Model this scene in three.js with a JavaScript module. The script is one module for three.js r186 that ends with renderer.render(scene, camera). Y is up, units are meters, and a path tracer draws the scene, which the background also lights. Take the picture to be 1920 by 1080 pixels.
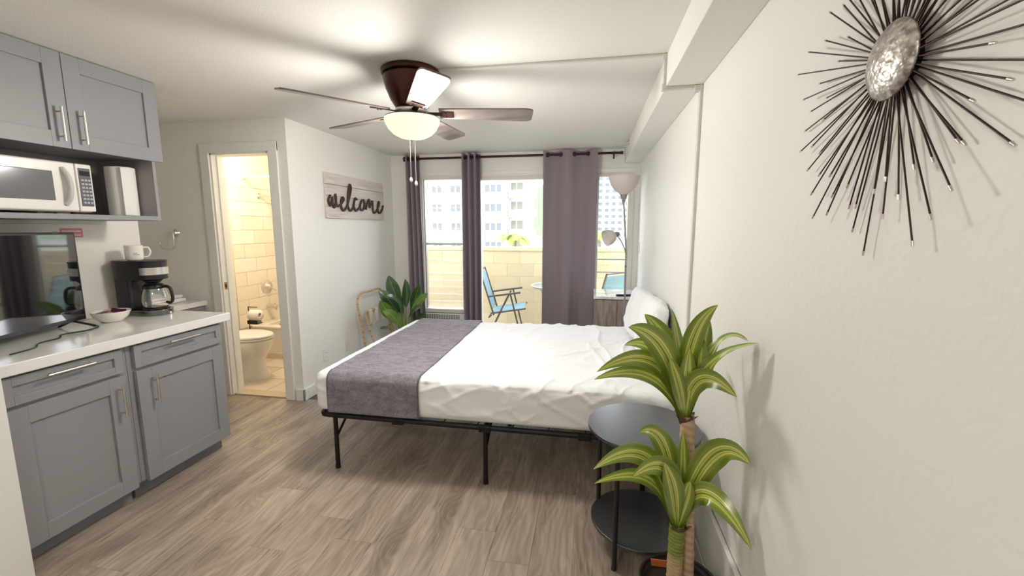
import * as THREE from 'three';
import { RoundedBoxGeometry } from 'three/addons/geometries/RoundedBoxGeometry.js';
import { RectAreaLightUniformsLib } from 'three/addons/lights/RectAreaLightUniformsLib.js';
import { mergeGeometries, mergeVertices } from 'three/addons/utils/BufferGeometryUtils.js';

// ------------------------------------------------------------------ camera, sky, sun, exposure
const scene = new THREE.Scene();
const camera = new THREE.PerspectiveCamera(2 * Math.atan(540 / 798.7) * 180 / Math.PI, 16 / 9, 0.05, 2000);
camera.position.set(0, 1.45, 0);
camera.rotation.set(-8.07 * Math.PI / 180, 10.26 * Math.PI / 180, 0, 'YXZ');
const renderer = new THREE.WebGLRenderer({ antialias: true });
renderer.toneMapping = THREE.LinearToneMapping;
renderer.toneMappingExposure = 1.34;
renderer.shadowMap.enabled = true;

const SKY_STRENGTH = 2.15;
{ // hazy bright daytime sky, the same all the way round
  const w = 8, h = 128, d = new Float32Array(w * h * 4);
  for (let y = 0; y < h; y++) {
    const e = Math.max(0, (y + 0.5) / h * 2 - 1);            // 0 at the horizon, 1 overhead
    const k = Math.pow(e, 0.55);
    for (let x = 0; x < w; x++) {
      const i = (y * w + x) * 4;
      d[i] = 2.4 - 0.95 * k; d[i + 1] = 2.45 - 0.75 * k; d[i + 2] = 2.5 - 0.35 * k; d[i + 3] = 1;
    }
  }
  const t = new THREE.DataTexture(d, w, h, THREE.RGBAFormat, THREE.FloatType);
  t.mapping = THREE.EquirectangularReflectionMapping; t.magFilter = THREE.LinearFilter; t.needsUpdate = true;
  scene.background = t; scene.backgroundIntensity = SKY_STRENGTH;
}
const sun = new THREE.DirectionalLight(0xfff3de, 2.6);        // high behind the building: the balcony lies in its shade
sun.position.set(-18, 46, 34); sun.target.position.set(0, 0, -20);
sun.castShadow = true; sun.shadow.mapSize.set(2048, 2048);
Object.assign(sun.shadow.camera, { left: -80, right: 80, top: 80, bottom: -80, near: 1, far: 400 });
scene.add(sun, sun.target);
const FAN_LIGHT = 4.5, BATH_LIGHT = 2.5, ENTRY_LIGHT = 17;

// ------------------------------------------------------------------ small tools
let seed = 7;
const rnd = () => { seed = (seed * 1664525 + 1013904223) >>> 0; return seed / 4294967296; };
const rr = (a, b) => a + (b - a) * rnd();
const V = (x, y, z) => new THREE.Vector3(x, y, z);
const hash = (x, y, s) => { let n = (x * 374761393 + y * 668265263 + s * 144665) | 0; n = Math.imul(n ^ (n >>> 13), 1274126177); return ((n ^ (n >>> 16)) >>> 0) / 4294967296; };
function vnoise(x, y, px, py, s) {
  const xi = Math.floor(x), yi = Math.floor(y), fx = x - xi, fy = y - yi, u = fx * fx * (3 - 2 * fx), v = fy * fy * (3 - 2 * fy);
  const w = (a, p) => p ? ((a % p) + p) % p : a;
  const x0 = w(xi, px), x1 = w(xi + 1, px), y0 = w(yi, py), y1 = w(yi + 1, py);
  const a = hash(x0, y0, s), b = hash(x1, y0, s), c = hash(x0, y1, s), d = hash(x1, y1, s);
  return (a + (b - a) * u) * (1 - v) + (c + (d - c) * u) * v;
}
function fbm(x, y, px, py, s, oct = 4) {
  let t = 0, a = 0.5, n = 0;
  for (let o = 0; o < oct; o++) { t += a * vnoise(x, y, px, py, s + o * 31); n += a; a *= 0.5; x *= 2; y *= 2; px *= 2; py *= 2; }
  return t / n;
}
const clamp = (v, a = 0, b = 1) => Math.min(b, Math.max(a, v));
const smooth = (a, b, v) => { const t = clamp((v - a) / (b - a)); return t * t * (3 - 2 * t); };
function tex(w, h, f, srgb = true, rx = 1, ry = 1) {          // f(u, v) -> [r, g, b] in 0..255 or one number
  const d = new Uint8Array(w * h * 4);
  for (let y = 0; y < h; y++) for (let x = 0; x < w; x++) {
    const c = f(x / w, y / h), i = (y * w + x) * 4;
    if (typeof c === 'number') d[i] = d[i + 1] = d[i + 2] = clamp(c, 0, 255); else { d[i] = clamp(c[0], 0, 255); d[i + 1] = clamp(c[1], 0, 255); d[i + 2] = clamp(c[2], 0, 255); }
    d[i + 3] = 255;
  }
  const t = new THREE.DataTexture(d, w, h, THREE.RGBAFormat);
  t.wrapS = t.wrapT = THREE.RepeatWrapping; t.magFilter = THREE.LinearFilter; t.minFilter = THREE.LinearMipmapLinearFilter; t.generateMipmaps = true;
  if (srgb) t.colorSpace = THREE.SRGBColorSpace;
  t.repeat.set(rx, ry); t.needsUpdate = true;
  return t;
}
const mixc = (a, b, t) => [a[0] + (b[0] - a[0]) * t, a[1] + (b[1] - a[1]) * t, a[2] + (b[2] - a[2]) * t];
const mat = (color, roughness = 0.6, o = {}) => new THREE.MeshStandardMaterial({ color, roughness, ...o });
const phys = (color, roughness = 0.6, o = {}) => new THREE.MeshPhysicalMaterial({ color, roughness, ...o });

// geometry pieces
const plain = (g) => { const r = g.index ? g.toNonIndexed() : g; for (const k of Object.keys(r.attributes)) if (!['position', 'normal', 'uv'].includes(k)) r.deleteAttribute(k); return r; };
function metricUV(g) {                                        // uv in metres from the dominant direction of each face
  const p = g.attributes.position, n = p.count, uv = new Float32Array(n * 2), a = V(), b = V(), c = V();
  for (let i = 0; i < n; i += 3) {
    a.fromBufferAttribute(p, i); b.fromBufferAttribute(p, i + 1); c.fromBufferAttribute(p, i + 2);
    const m = b.clone().sub(a).cross(c.clone().sub(a)), ax = Math.abs(m.x), ay = Math.abs(m.y), az = Math.abs(m.z);
    [a, b, c].forEach((q, k) => {
      const [u, v] = ay >= ax && ay >= az ? [q.x, q.z] : ax >= az ? [q.z, q.y] : [q.x, q.y];
      uv[(i + k) * 2] = u; uv[(i + k) * 2 + 1] = v;
    });
  }
  g.setAttribute('uv', new THREE.BufferAttribute(uv, 2));
  return g;
}
function bx(x0, x1, y0, y1, z0, z1, r = 0) {                  // box by its extents, r rounds its edges
  const w = Math.abs(x1 - x0), h = Math.abs(y1 - y0), d = Math.abs(z1 - z0);
  const g = r ? new RoundedBoxGeometry(w, h, d, 2, Math.min(r, w / 2.01, h / 2.01, d / 2.01)) : new THREE.BoxGeometry(w, h, d);
  g.translate((x0 + x1) / 2, (y0 + y1) / 2, (z0 + z1) / 2);
  return g;
}
const UP = V(0, 1, 0);
function rod(a, b, r, r2 = r, seg = 12) {
  a = Array.isArray(a) ? V(...a) : a; b = Array.isArray(b) ? V(...b) : b;
  const d = b.clone().sub(a), L = d.length(), g = new THREE.CylinderGeometry(r2, r, L, seg);
  g.applyQuaternion(new THREE.Quaternion().setFromUnitVectors(UP, d.normalize())); g.translate((a.x + b.x) / 2, (a.y + b.y) / 2, (a.z + b.z) / 2);
  return g;
}
function tube(pts, r, seg = 40, rad = 8, closed = false, tension = 0.5) {
  return new THREE.TubeGeometry(new THREE.CatmullRomCurve3(pts.map((p) => Array.isArray(p) ? V(...p) : p), closed, 'catmullrom', tension), seg, r, rad, closed);
}
function lathe(pts, seg = 40, x = 0, y = 0, z = 0) { return new THREE.LatheGeometry(pts.map((p) => new THREE.Vector2(p[0], p[1])), seg).translate(x, y, z); }
function ext(shape, depth, bevel = 0) { return new THREE.ExtrudeGeometry(shape, { depth, bevelEnabled: bevel > 0, bevelThickness: bevel, bevelSize: bevel, bevelSegments: 2, curveSegments: 20 }); }
const polyShape = (pts) => new THREE.Shape(pts.map((p) => new THREE.Vector2(p[0], p[1])));

// objects
const used = new Map(), bases = new WeakMap();
function numbered(name) { const n = used.get(name) || 0; used.set(name, n + 1); return n ? name + '_' + String(n).padStart(3, '0') : name; }
function build(geos, keepUV) {
  const list = (Array.isArray(geos) ? geos : [geos]).map(plain);
  const g = list.length > 1 ? mergeGeometries(list) : list[0];
  return keepUV ? g : metricUV(g);
}
function thing(name, label, category, base = [0, 0, 0], turn = 0, group) {
  const o = new THREE.Group(); o.name = numbered(name); o.position.set(...base); o.rotation.y = turn; scene.add(o);
  o.userData = { label, category }; if (group) o.userData.group = group;
  bases.set(o, V(...base));
  return o;
}
function mesh(parent, name, geos, m, keepUV = false) {        // geometry in the thing's own frame
  const o = new THREE.Mesh(build(geos, keepUV), m); o.name = name; o.castShadow = o.receiveShadow = true; parent.add(o);
  bases.set(o, bases.get(parent) || V(0, 0, 0));
  return o;
}
function part(parent, name, geos, m, keepUV = false) {        // geometry given in room coordinates
  const b = bases.get(parent) || V(0, 0, 0), g = build(geos, keepUV); g.translate(-b.x, -b.y, -b.z);
  const o = new THREE.Mesh(g, m); o.name = name; o.castShadow = o.receiveShadow = true; parent.add(o);
  bases.set(o, b);
  return o;
}
function struct(name, geos, m) {
  const o = new THREE.Mesh(build(geos), m); o.name = name; o.castShadow = o.receiveShadow = true; scene.add(o);
  o.userData = { kind: 'structure' }; bases.set(o, V(0, 0, 0));
  return o;
}
function solo(name, label, category, geos, m, group) {        // a thing that is one mesh
  const o = new THREE.Mesh(build(geos), m); o.name = numbered(name); o.castShadow = o.receiveShadow = true; scene.add(o);
  o.userData = { label, category }; if (group) o.userData.group = group;
  return o;
}

// ------------------------------------------------------------------ materials
const peel = tex(512, 512, (u, v) => 255 * fbm(u * 48, v * 48, 48, 48, 3, 3), false, 1.6, 1.6);
const fine = tex(256, 256, (u, v) => 255 * fbm(u * 64, v * 64, 64, 64, 9, 2), false, 4, 4);
const weave = tex(256, 256, (u, v) => 128 + 70 * Math.sin(u * 2 * Math.PI * 64) * Math.sin(v * 2 * Math.PI * 64) + 60 * (hash(Math.floor(u * 256), Math.floor(v * 256), 4) - 0.5), false, 6, 6);
const M = {};
M.wall = mat(0xebeae4, 0.55, { bumpMap: peel, bumpScale: 0.0012 });
M.wallSmooth = mat(0xebeae4, 0.6, { bumpMap: fine, bumpScale: 0.0004 });
M.ceiling = mat(0xebe9e3, 0.7, { bumpMap: fine, bumpScale: 0.0006 });
M.trim = mat(0xe9e8e2, 0.4);
M.bathWall = mat(0xf2ead8, 0.5, { bumpMap: fine, bumpScale: 0.0004 });
M.tile = phys(0xf3ead9, 0.14, { clearcoat: 0.3 });
M.grout = mat(0xe0d3bd, 0.9);
M.floorTile = phys(0xdccfb9, 0.3);
M.screed = mat(0x6b5f54, 0.9);
M.exterior = mat(0xe9e4d6, 0.85);
M.frame = mat(0xd9d6cd, 0.45);
M.alu = mat(0xb9b8b4, 0.35, { metalness: 0.7 });
M.cab = mat(0x949396, 0.42, { bumpMap: fine, bumpScale: 0.0002 });
M.cabIn = mat(0x9c9699, 0.6);
M.toe = mat(0x858589, 0.6);
M.nickel = mat(0xdedad3, 0.32, { metalness: 1 });
M.chrome = mat(0xc9c9c9, 0.14, { metalness: 1 });
const speck = tex(512, 512, (u, v) => { const n = fbm(u * 8, v * 8, 8, 8, 5, 4), g = hash(Math.floor(u * 512), Math.floor(v * 512), 8); const b = 232 + 10 * n - (g > 0.985 ? 14 : 0); return [b, b - 1, b - 5]; }, true, 1.5, 1.5);
M.quartz = phys(0xffffff, 0.16, { map: speck, clearcoat: 0.4, clearcoatRoughness: 0.08 });
M.whitePlastic = phys(0xebe8e2, 0.3, { clearcoat: 0.3 });
M.whitePaint = mat(0xeeeeec, 0.4);
M.greyGlass = phys(0x6f6e70, 0.12, { clearcoat: 0.5 });
M.black = mat(0x17151a, 0.35);
M.blackMatte = mat(0x1d1a1d, 0.65);
M.blackGloss = phys(0x0c0b0e, 0.05, { ior: 2.2, clearcoat: 1, clearcoatRoughness: 0.03 });
M.bronze = mat(0x3a221f, 0.35, { metalness: 0.6 });
M.bedMetal = mat(0x221a1c, 0.4, { metalness: 0.4 });
M.porcelain = phys(0xf4efe4, 0.12, { clearcoat: 0.6 });
M.paper = mat(0xf3f1ec, 0.95);
M.steelGrey = mat(0x9b9a9a, 0.35, { metalness: 0.6 });
M.glass = phys(0xffffff, 0.02, { transmission: 1, thickness: 0, ior: 1.45 });
M.louvreGlass = phys(0xffffff, 0.04, { transmission: 0.93, thickness: 0, ior: 1.5 });
M.fabricGrey = phys(0x8f838b, 0.95, { bumpMap: weave, bumpScale: 0.0005, sheen: 0.4, sheenRoughness: 0.6, side: THREE.DoubleSide });
const plush = tex(512, 512, (u, v) => { const n = fbm(u * 10, v * 24, 10, 24, 21, 4), k = fbm(u * 90, v * 90, 90, 90, 22, 2); return mixc([112, 105, 114], [164, 157, 165], clamp(n * 0.9 + (k - 0.5) * 0.8)); }, true, 2.2, 2.2);
M.plush = phys(0xffffff, 1, { map: plush, bumpMap: fine, bumpScale: 0.002, sheen: 0.7, sheenRoughness: 0.5, sheenColor: new THREE.Color(0.45, 0.42, 0.46) });
M.sheet = phys(0xf1f2f4, 0.85, { bumpMap: weave, bumpScale: 0.0002 });
M.pillow = phys(0xf2f3f4, 0.9, { bumpMap: weave, bumpScale: 0.0002 });

// floor boards: six printed-oak variants, grain along u
function oak(s, tone) {
  const kx = rr(0.2, 0.8), ky = rr(0.25, 0.75);
  return tex(1024, 160, (u, v) => {
    const du = (u - kx) * 7.5, dv = (v - ky) * 1.1, knot = Math.exp(-(du * du * 1.6 + dv * dv * 14));
    const warp = fbm(u * 3, v * 2, 0, 0, s, 3) * 0.8 + knot * 0.5;
    const rings = Math.abs(((v * 4 + warp * 6) % 1) - 0.5) * 2;
    const streak = fbm(u * 6, v * 14, 0, 0, s + 50, 4), hair = fbm(u * 14, v * 60, 0, 0, s + 90, 3), cloud = fbm(u * 2.6, v * 1.8, 0, 0, s + 140, 4);
    let t = 0.24 * streak + 0.16 * hair + 0.46 * cloud + 0.14 * rings - 0.3 * knot * smooth(0.35, 0.7, hair);
    const crack = smooth(0.64, 0.74, fbm(u * 10, v * 30, 0, 0, s + 200, 3)) * smooth(0.45, 0.65, fbm(u * 4, v * 2, 0, 0, s + 230, 2)) * 0.42;
    t = clamp((t - 0.5) * 1.7 + 0.55 + tone - crack);
    return mixc([122, 108, 95], [194, 179, 162], t);
  }, true, 1, 1);
}
const oakMats = [0, 0.03, -0.03, 0.05, -0.06, 0.015, -0.015, 0.06].map((tone, i) => mat(0xffffff, 0.42, { map: oak(300 + i * 17, tone) }));

// ------------------------------------------------------------------ the room shell
const XR = 0.522, XW = -2.34, ZB = -3.07, ZW = -4.87, CY = 2.29, XK = -2.95, XB = -3.7, ZBB = -4.80, T = 0.12, ZE = 1.7;

const floor = struct('floor', bx(XK - 1.0, XR + T, -0.14, -0.009, -4.99, ZE + T), M.screed);
{ // planks run away from the camera
  const w = 0.184, L = 1.22, gap = 0.0005;
  const geos = [0, 1].map((flip) => {
    const g = plain(bx(-w / 2 + gap, w / 2 - gap, -0.008, 0, -L / 2 + gap, L / 2 - gap));
    const p = g.attributes.position, uv = g.attributes.uv;
    for (let i = 0; i < p.count; i++) uv.setXY(i, (flip ? -1 : 1) * (p.getZ(i) / L) + 0.5, p.getX(i) / w * 0.98 + 0.5);
    return g;
  });
  const cut = new Map();
  const piece = (len, flip, x0, x1) => {
    const k = [len.toFixed(3), flip, x0, x1].join();
    if (!cut.has(k)) {
      const g = plain(bx(x0 + gap, x1 - gap, -0.008, 0, -len / 2 + gap, len / 2 - gap)), p = g.attributes.position, uv = g.attributes.uv;
      for (let i = 0; i < p.count; i++) uv.setXY(i, (flip ? -1 : 1) * (p.getZ(i) / L) + 0.5, p.getX(i) / w * 0.98 + 0.5);
      cut.set(k, g);
    }
    return cut.get(k);
  };
  const x0 = XR - 0.01;
  for (let c = 0; c < 24; c++) {
    const xc = x0 - w * (c + 0.5);
    const zEnd = xc - w / 2 < XW - 0.01 ? ZB - 0.03 : ZW - 0.05;             // boards stop at the bathroom threshold
    if (xc < XK - 0.95) break;
    let z = ZE - rr(0, L), first = true;
    while (z > zEnd) {
      const a = Math.max(zEnd, z - L), len = z - a;
      if (len > 0.04) {
        const flip = rnd() < 0.5 ? 1 : 0, m = oakMats[Math.floor(rnd() * oakMats.length)];
        const o = new THREE.Mesh(len > L - 0.001 ? geos[flip] : piece(len, flip, -w / 2, w / 2), m);
        o.name = 'plank'; o.position.set(xc, 0, (z + a) / 2); o.castShadow = o.receiveShadow = true; floor.add(o);
      }
      z = a; first = false;
    }
  }
}
struct('ceiling', bx(-4.1, XR + T, CY, CY + T, -4.99, ZE + T), M.ceiling);
struct('wall_right', bx(XR, XR + T, -0.1, CY, ZW - T, ZE + T), M.wall);
struct('wall_back', bx(XK - 1.0, XR, -0.1, CY, ZE, ZE + T), M.wall);
struct('wall_entry', bx(-3.95, -2.256, -0.008, CY, -1.222, ZE, 0.004), M.wallSmooth);           // white wall end beside the kitchen run
struct('wall_left', bx(-3.95, XK, -0.008, CY, -2.37, -1.222), M.wallSmooth);
struct('wall_recess', bx(-4.07, -3.95, -0.1, CY, -3.19, ZE), M.wallSmooth);
const OX0 = -3.05, OX1 = -2.495, OY = 2.05;
struct('wall_doorway', [bx(-3.95, OX0, -0.008, CY, ZB - T, ZB), bx(OX1, XW, -0.008, CY, ZB - T, ZB), bx(OX0, OX1, OY, CY, ZB - T, ZB)], M.wall);
struct('wall_welcome', bx(XW - T, XW, -0.008, CY, ZW - T, ZB - T), M.wall);
// ceiling beam over the right wall
struct('trim_1', bx(0.35, XR, 2.135, CY, ZW, ZE, 0.004), M.wall);
// baseboards
struct('baseboard_right', [bx(XR - 0.020, XR - 0.003, 0, 0.31, ZW, ZE, 0.003), bx(XR - 0.029, XR - 0.020, 0, 0.075, ZW, ZE, 0.003)], M.trim);
struct('baseboard_welcome', bx(XW, XW + 0.014, 0, 0.1, ZW, ZB + 0.014, 0.003), M.trim);
struct('baseboard_doorway', [bx(-2.41, XW + 0.014, 0, 0.1, ZB, ZB + 0.014, 0.003)], M.trim);
struct('baseboard_window', [bx(XW + 0.014, -2.0, 0, 0.1, ZW, ZW + 0.014, 0.003)], M.trim);
// bathroom door opening: casing, jamb lining, threshold
const casing = struct('door_1', [bx(OX0, OX0 + 0.018, 0, OY, ZB - T, ZB), bx(OX1 - 0.018, OX1, 0, OY, ZB - T, ZB), bx(OX0, OX1, OY - 0.018, OY, ZB - T, ZB)], M.trim);
part(casing, 'door_casing', [bx(OX0 - 0.075, OX0 + 0.006, 0, OY + 0.07, ZB, ZB + 0.016, 0.004), bx(OX1 - 0.006, OX1 + 0.075, 0, OY + 0.07, ZB, ZB + 0.016, 0.004), bx(OX0 - 0.075, OX1 + 0.075, OY - 0.006, OY + 0.07, ZB, ZB + 0.017, 0.004)], M.trim);
part(casing, 'door_stop', [bx(OX0 + 0.018, OX0 + 0.03, 0, OY - 0.018, ZB - 0.08, ZB - 0.045), bx(OX1 - 0.03, OX1 - 0.018, 0, OY - 0.018, ZB - 0.08, ZB - 0.045)], M.trim);
const strike = part(casing, 'strike_plate', bx(OX0 + 0.018, OX0 + 0.0205, 0.93, 0.99, ZB - 0.04, ZB - 0.012, 0.001), mat(0xb08d4a, 0.3, { metalness: 1 }));
part(strike, 'latch_hole', bx(OX0 + 0.0205, OX0 + 0.0212, 0.945, 0.975, ZB - 0.034, ZB - 0.018), M.blackMatte);
part(casing, 'threshold', bx(OX0, OX1, 0, 0.012, ZB - T, ZB - 0.01, 0.003), mat(0xcdbb9c, 0.4));

// bathroom
const bathFloor = struct('floor_bathroom', bx(XB - T, XW - T, -0.12, -0.006, ZBB - T, ZB - T), M.grout);
{
  const s = 0.3, g = plain(bx(-s / 2 + 0.004, s / 2 - 0.004, -0.006, 0.003, -s / 2 + 0.004, s / 2 - 0.004, 0.002)); metricUV(g);
  const mats = [0xdccfb9, 0xd6c8b1, 0xe1d5c1].map((c) => phys(c, 0.3));
  for (let i = 0; i < 4; i++) for (let k = 0; k < 4; k++) {
    const x = XB + 0.13 + s * i, z = ZB - T - 0.15 - s * k;
    if (x + s / 2 > XW - T || z - s / 2 < ZBB) continue;
    const o = new THREE.Mesh(g, mats[Math.floor(rnd() * 3)]); o.name = 'floor_tile'; o.position.set(x, 0, z); o.receiveShadow = o.castShadow = true; bathFloor.add(o);
  }
}
const bathL = struct('wall_bathroom_left', bx(XB - T, XB, -0.1, CY, ZBB, ZB - T), M.bathWall);
const bathB = struct('wall_bathroom_back', bx(XB - T, XW - T, -0.1, CY, ZBB - T, ZBB), M.bathWall);
{ // wall tiles over the tub, running bond
  const tw = 0.305, th = 0.152, top = 2.015, y0 = 0.36;
  const mats = [0xf3ead9, 0xf0e6d3, 0xf5eddf].map((c) => phys(c, 0.14, { clearcoat: 0.3 }));
  part(bathL, 'grout_bed', bx(XB, XB + 0.004, y0, top, ZBB, -3.9), M.grout);
  part(bathB, 'grout_bed', bx(XB, XW - T, y0, top, ZBB, ZBB + 0.004), M.grout);
  const cache = new Map();
  const put = (wall, along, a0, a1, y, h) => {
    const w = Math.abs(a1 - a0), k = along + w.toFixed(3) + h.toFixed(3);
    if (!cache.has(k)) cache.set(k, metricUV(plain(along === 'z' ? bx(0.003, 0.011, -h / 2 + 0.0015, h / 2 - 0.0015, -w / 2 + 0.0015, w / 2 - 0.0015, 0.002) : bx(-w / 2 + 0.0015, w / 2 - 0.0015, -h / 2 + 0.0015, h / 2 - 0.0015, 0.003, 0.011, 0.002))));
    const o = new THREE.Mesh(cache.get(k), mats[Math.floor(rnd() * 3)]); o.name = 'wall_tile'; o.castShadow = o.receiveShadow = true; wall.add(o);
    if (along === 'z') o.position.set(XB, y + h / 2, (a0 + a1) / 2); else o.position.set((a0 + a1) / 2, y + h / 2, ZBB);
  };
  for (let r = 0; y0 + r * th < top - 0.02; r++) {
    const y = y0 + r * th, h = Math.min(th, top - y), off = r % 2 ? tw / 2 : 0;
    for (let a = -3.9 + off; a > ZBB; a -= tw) { const s = Math.min(-3.9, a), e = Math.max(ZBB + 0.012, a - tw); if (s - e > 0.03) put(bathL, 'z', s, e, y, h); }
    for (let a = XB + 0.012 - off; a < XW - T; a += tw) { const s = Math.max(XB + 0.012, a), e = Math.min(XW - T - 0.002, a + tw); if (e - s > 0.03) put(bathB, 'x', s, e, y, h); }
  }
}

// window wall
struct('wall_window', [bx(XW, -1.985, -0.1, CY, ZW - T, ZW), bx(-1.985, XR, 2.035, CY, ZW - T, ZW), bx(-1.985, -1.43, -0.1, 0.13, ZW - T, ZW), bx(-1.43, -1.29, -0.1, 2.035, ZW - T, ZW),
  bx(0.07, XR, -0.1, 0.70, ZW - T, ZW), bx(0.465, XR, 0.70, 2.035, ZW - T, ZW), bx(-1.29, 0.07, -0.1, -0.008, ZW - T, ZW)], M.wall);
struct('trim_2', bx(-1.985, XR, 2.05, 2.085, ZW, ZW + 0.012, 0.003), M.trim);
const win1 = struct('window_1', [bx(-1.985, -1.95, 0.43, 2.035, ZW - 0.09, ZW + 0.012, 0.003), bx(-1.465, -1.43, 0.43, 2.035, ZW - 0.09, ZW + 0.012, 0.003), bx(-1.95, -1.465, 2.005, 2.035, ZW - 0.09, ZW + 0.012, 0.003),
  bx(-1.985, -1.43, 0.43, 0.475, ZW - 0.09, ZW + 0.03, 0.003), bx(-1.95, -1.465, 1.245, 1.27, ZW - 0.07, ZW - 0.01, 0.003)], M.frame);
part(win1, 'louvre_clips', [bx(-1.95, -1.935, 0.475, 2.005, ZW - 0.065, ZW - 0.015), bx(-1.48, -1.465, 0.475, 2.005, ZW - 0.065, ZW - 0.015)], M.alu);
{
  const sg = metricUV(plain(new THREE.BoxGeometry(0.452, 0.098, 0.005)));
  const slat = (y, tilt) => { const o = new THREE.Mesh(sg, M.louvreGlass); o.name = 'louvre_slat'; o.position.set(-1.7075, y, ZW - 0.04); o.rotation.x = tilt; o.castShadow = o.receiveShadow = true; win1.add(o); };
  for (let i = 0; i < 9; i++) slat(0.52 + i * 0.086, 0.26);
  for (let i = 0; i < 9; i++) slat(1.312 + i * 0.082, 0.26);
}
const door2 = struct('door_2', [bx(-1.29, -1.255, 0, 2.035, ZW - 0.1, ZW, 0.003), bx(0.03, 0.07, 0, 2.035, ZW - 0.1, ZW, 0.003), bx(-1.255, 0.03, 1.99, 2.035, ZW - 0.1, ZW, 0.003), bx(-1.255, 0.03, 0, 0.03, ZW - 0.1, ZW, 0.003)], M.frame);
const leaf = part(door2, 'sliding_panel', [bx(-0.50, -0.45, 0.03, 1.99, ZW - 0.075, ZW - 0.045, 0.003), bx(-0.02, 0.03, 0.03, 1.99, ZW - 0.075, ZW - 0.045, 0.003), bx(-0.45, -0.02, 0.03, 0.1, ZW - 0.075, ZW - 0.045), bx(-0.45, -0.02, 1.94, 1.99, ZW - 0.075, ZW - 0.045)], M.frame);
part(leaf, 'pane', bx(-0.45, -0.02, 0.1, 1.94, ZW - 0.062, ZW - 0.058), M.glass);
const win2 = struct('window_2', [bx(0.07, 0.09, 0.70, 2.035, ZW - 0.09, ZW + 0.01, 0.003), bx(0.40, 0.465, 0.70, 2.035, ZW - 0.09, ZW + 0.016, 0.003), bx(0.09, 0.40, 2.0, 2.035, ZW - 0.09, ZW + 0.01, 0.003), bx(0.09, 0.40, 0.70, 0.73, ZW - 0.09, ZW + 0.02, 0.003)], M.frame);
part(win2, 'pane', bx(0.09, 0.40, 0.73, 2.0, ZW - 0.052, ZW - 0.048), M.glass);
for (const y of [0.945, 1.09]) part(win2, 'window_bar', bx(0.09, 0.40, y, y + 0.014, ZW - 0.045, ZW - 0.03, 0.002), M.alu);
part(win2, 'latch', bx(0.425, 0.44, 1.97, 1.985, ZW + 0.016, ZW + 0.026, 0.003), M.blackMatte);

// unseen block added overhead to keep sun off the balcony, then the balcony
struct('wall_sun_block', bx(-8, 6, CY + T, 7.5, -4.99, 6), M.exterior);
struct('floor_balcony', bx(-3.4, 3.2, -0.25, -0.03, -6.5, ZW - T), mat(0xcfc8ba, 0.85));
const parapet = struct('wall_balcony', bx(-3.4, 3.2, -0.03, 1.12, -6.40, -6.2125), mat(0xd2c29f, 0.9));
{
  const bw = 0.4, bh = 0.19, mats = [0xd8c8a6, 0xd4c4a2, 0xdccdac].map((c) => mat(c, 0.9, { bumpMap: fine, bumpScale: 0.002 }));
  const full = metricUV(plain(bx(-bw / 2 + 0.002, bw / 2 - 0.002, -bh / 2 + 0.002, bh / 2 - 0.002, 0, 0.016, 0.003)));
  for (let r = 0; r < 6; r++) for (let c = 0; c < 15; c++) {
    const o = new THREE.Mesh(full, mats[Math.floor(rnd() * 3)]); o.name = 'block'; o.position.set(-3.0 + c * bw + (r % 2 ? bw / 2 : 0), -0.03 + bh * (r + 0.5), -6.225); o.castShadow = o.receiveShadow = true; parapet.add(o);
  }
  part(parapet, 'coping', bx(-3.4, 3.2, 1.11, 1.165, -6.42, -6.19, 0.006), mats[2]);
}
struct('wall_balcony_left', bx(-3.5, -3.4, -0.25, 1.165, -6.5, -4.99), M.exterior);
struct('wall_balcony_right', bx(3.2, 3.3, -0.25, 1.165, -6.5, -4.99), M.exterior);
struct('ground', bx(-600, 600, -16, -15, -1200, 60), mat(0x8b8f7d, 0.95));

// ------------------------------------------------------------------ kitchen
function shaker(x, z0, z1, y0, y1, rail) {                    // door or drawer front facing +x, at x, z0 > z1
  return [bx(x - 0.02, x - 0.011, y0 + rail - 0.004, y1 - rail + 0.004, z1 + rail - 0.004, z0 - rail + 0.004),
    bx(x - 0.02, x, y0, y1, z0 - rail, z0, 0.0015), bx(x - 0.02, x, y0, y1, z1, z1 + rail, 0.0015),
    bx(x - 0.02, x, y0, y0 + rail, z1 + rail, z0 - rail, 0.0015), bx(x - 0.02, x, y1 - rail, y1, z1 + rail, z0 - rail, 0.0015)];
}
function pull(parent, x, y, z, len, vertical) {
  const h = len / 2, k = h * 0.72;
  part(parent, 'handle', vertical ? [rod([x + 0.03, y - h, z], [x + 0.03, y + h, z], 0.006), rod([x, y - k, z], [x + 0.03, y - k, z], 0.004), rod([x, y + k, z], [x + 0.03, y + k, z], 0.004)]
    : [rod([x + 0.03, y, z - h], [x + 0.03, y, z + h], 0.006), rod([x, y, z - k], [x + 0.03, y, z - k], 0.004), rod([x, y, z + k], [x + 0.03, y, z + k], 0.004)], M.nickel);
}
const FX = -2.31;
function baseUnit(label, z0, z1, d0, d1, handleZ) {
  const t = thing('base_cabinet', label, 'cabinet', [-2.62, 0, (z0 + z1) / 2], 0, 'grey kitchen base cabinets');
  part(t, 'carcass', [bx(XK + 0.005, FX - 0.021, 0.1, 0.853, z1, z0)], M.cab);
  part(t, 'toe_kick', bx(XK + 0.005, -2.385, 0, 0.1, z1 + 0.015, z0), M.toe);
  const dr = part(t, 'drawer', shaker(FX, d0, d1, 0.722, 0.842, 0.038), M.cab); pull(dr, FX, 0.818, (d0 + d1) / 2, 0.18, false);
  const d = part(t, 'door', shaker(FX, d0, d1, 0.09, 0.706, 0.075), M.cab); pull(d, FX, 0.585, handleZ, 0.17, true);
  return t;
}
baseUnit('grey shaker base cabinet next to the white wall end, handle on its right', -1.228, -1.728, -1.24, -1.70, -1.665);
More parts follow.
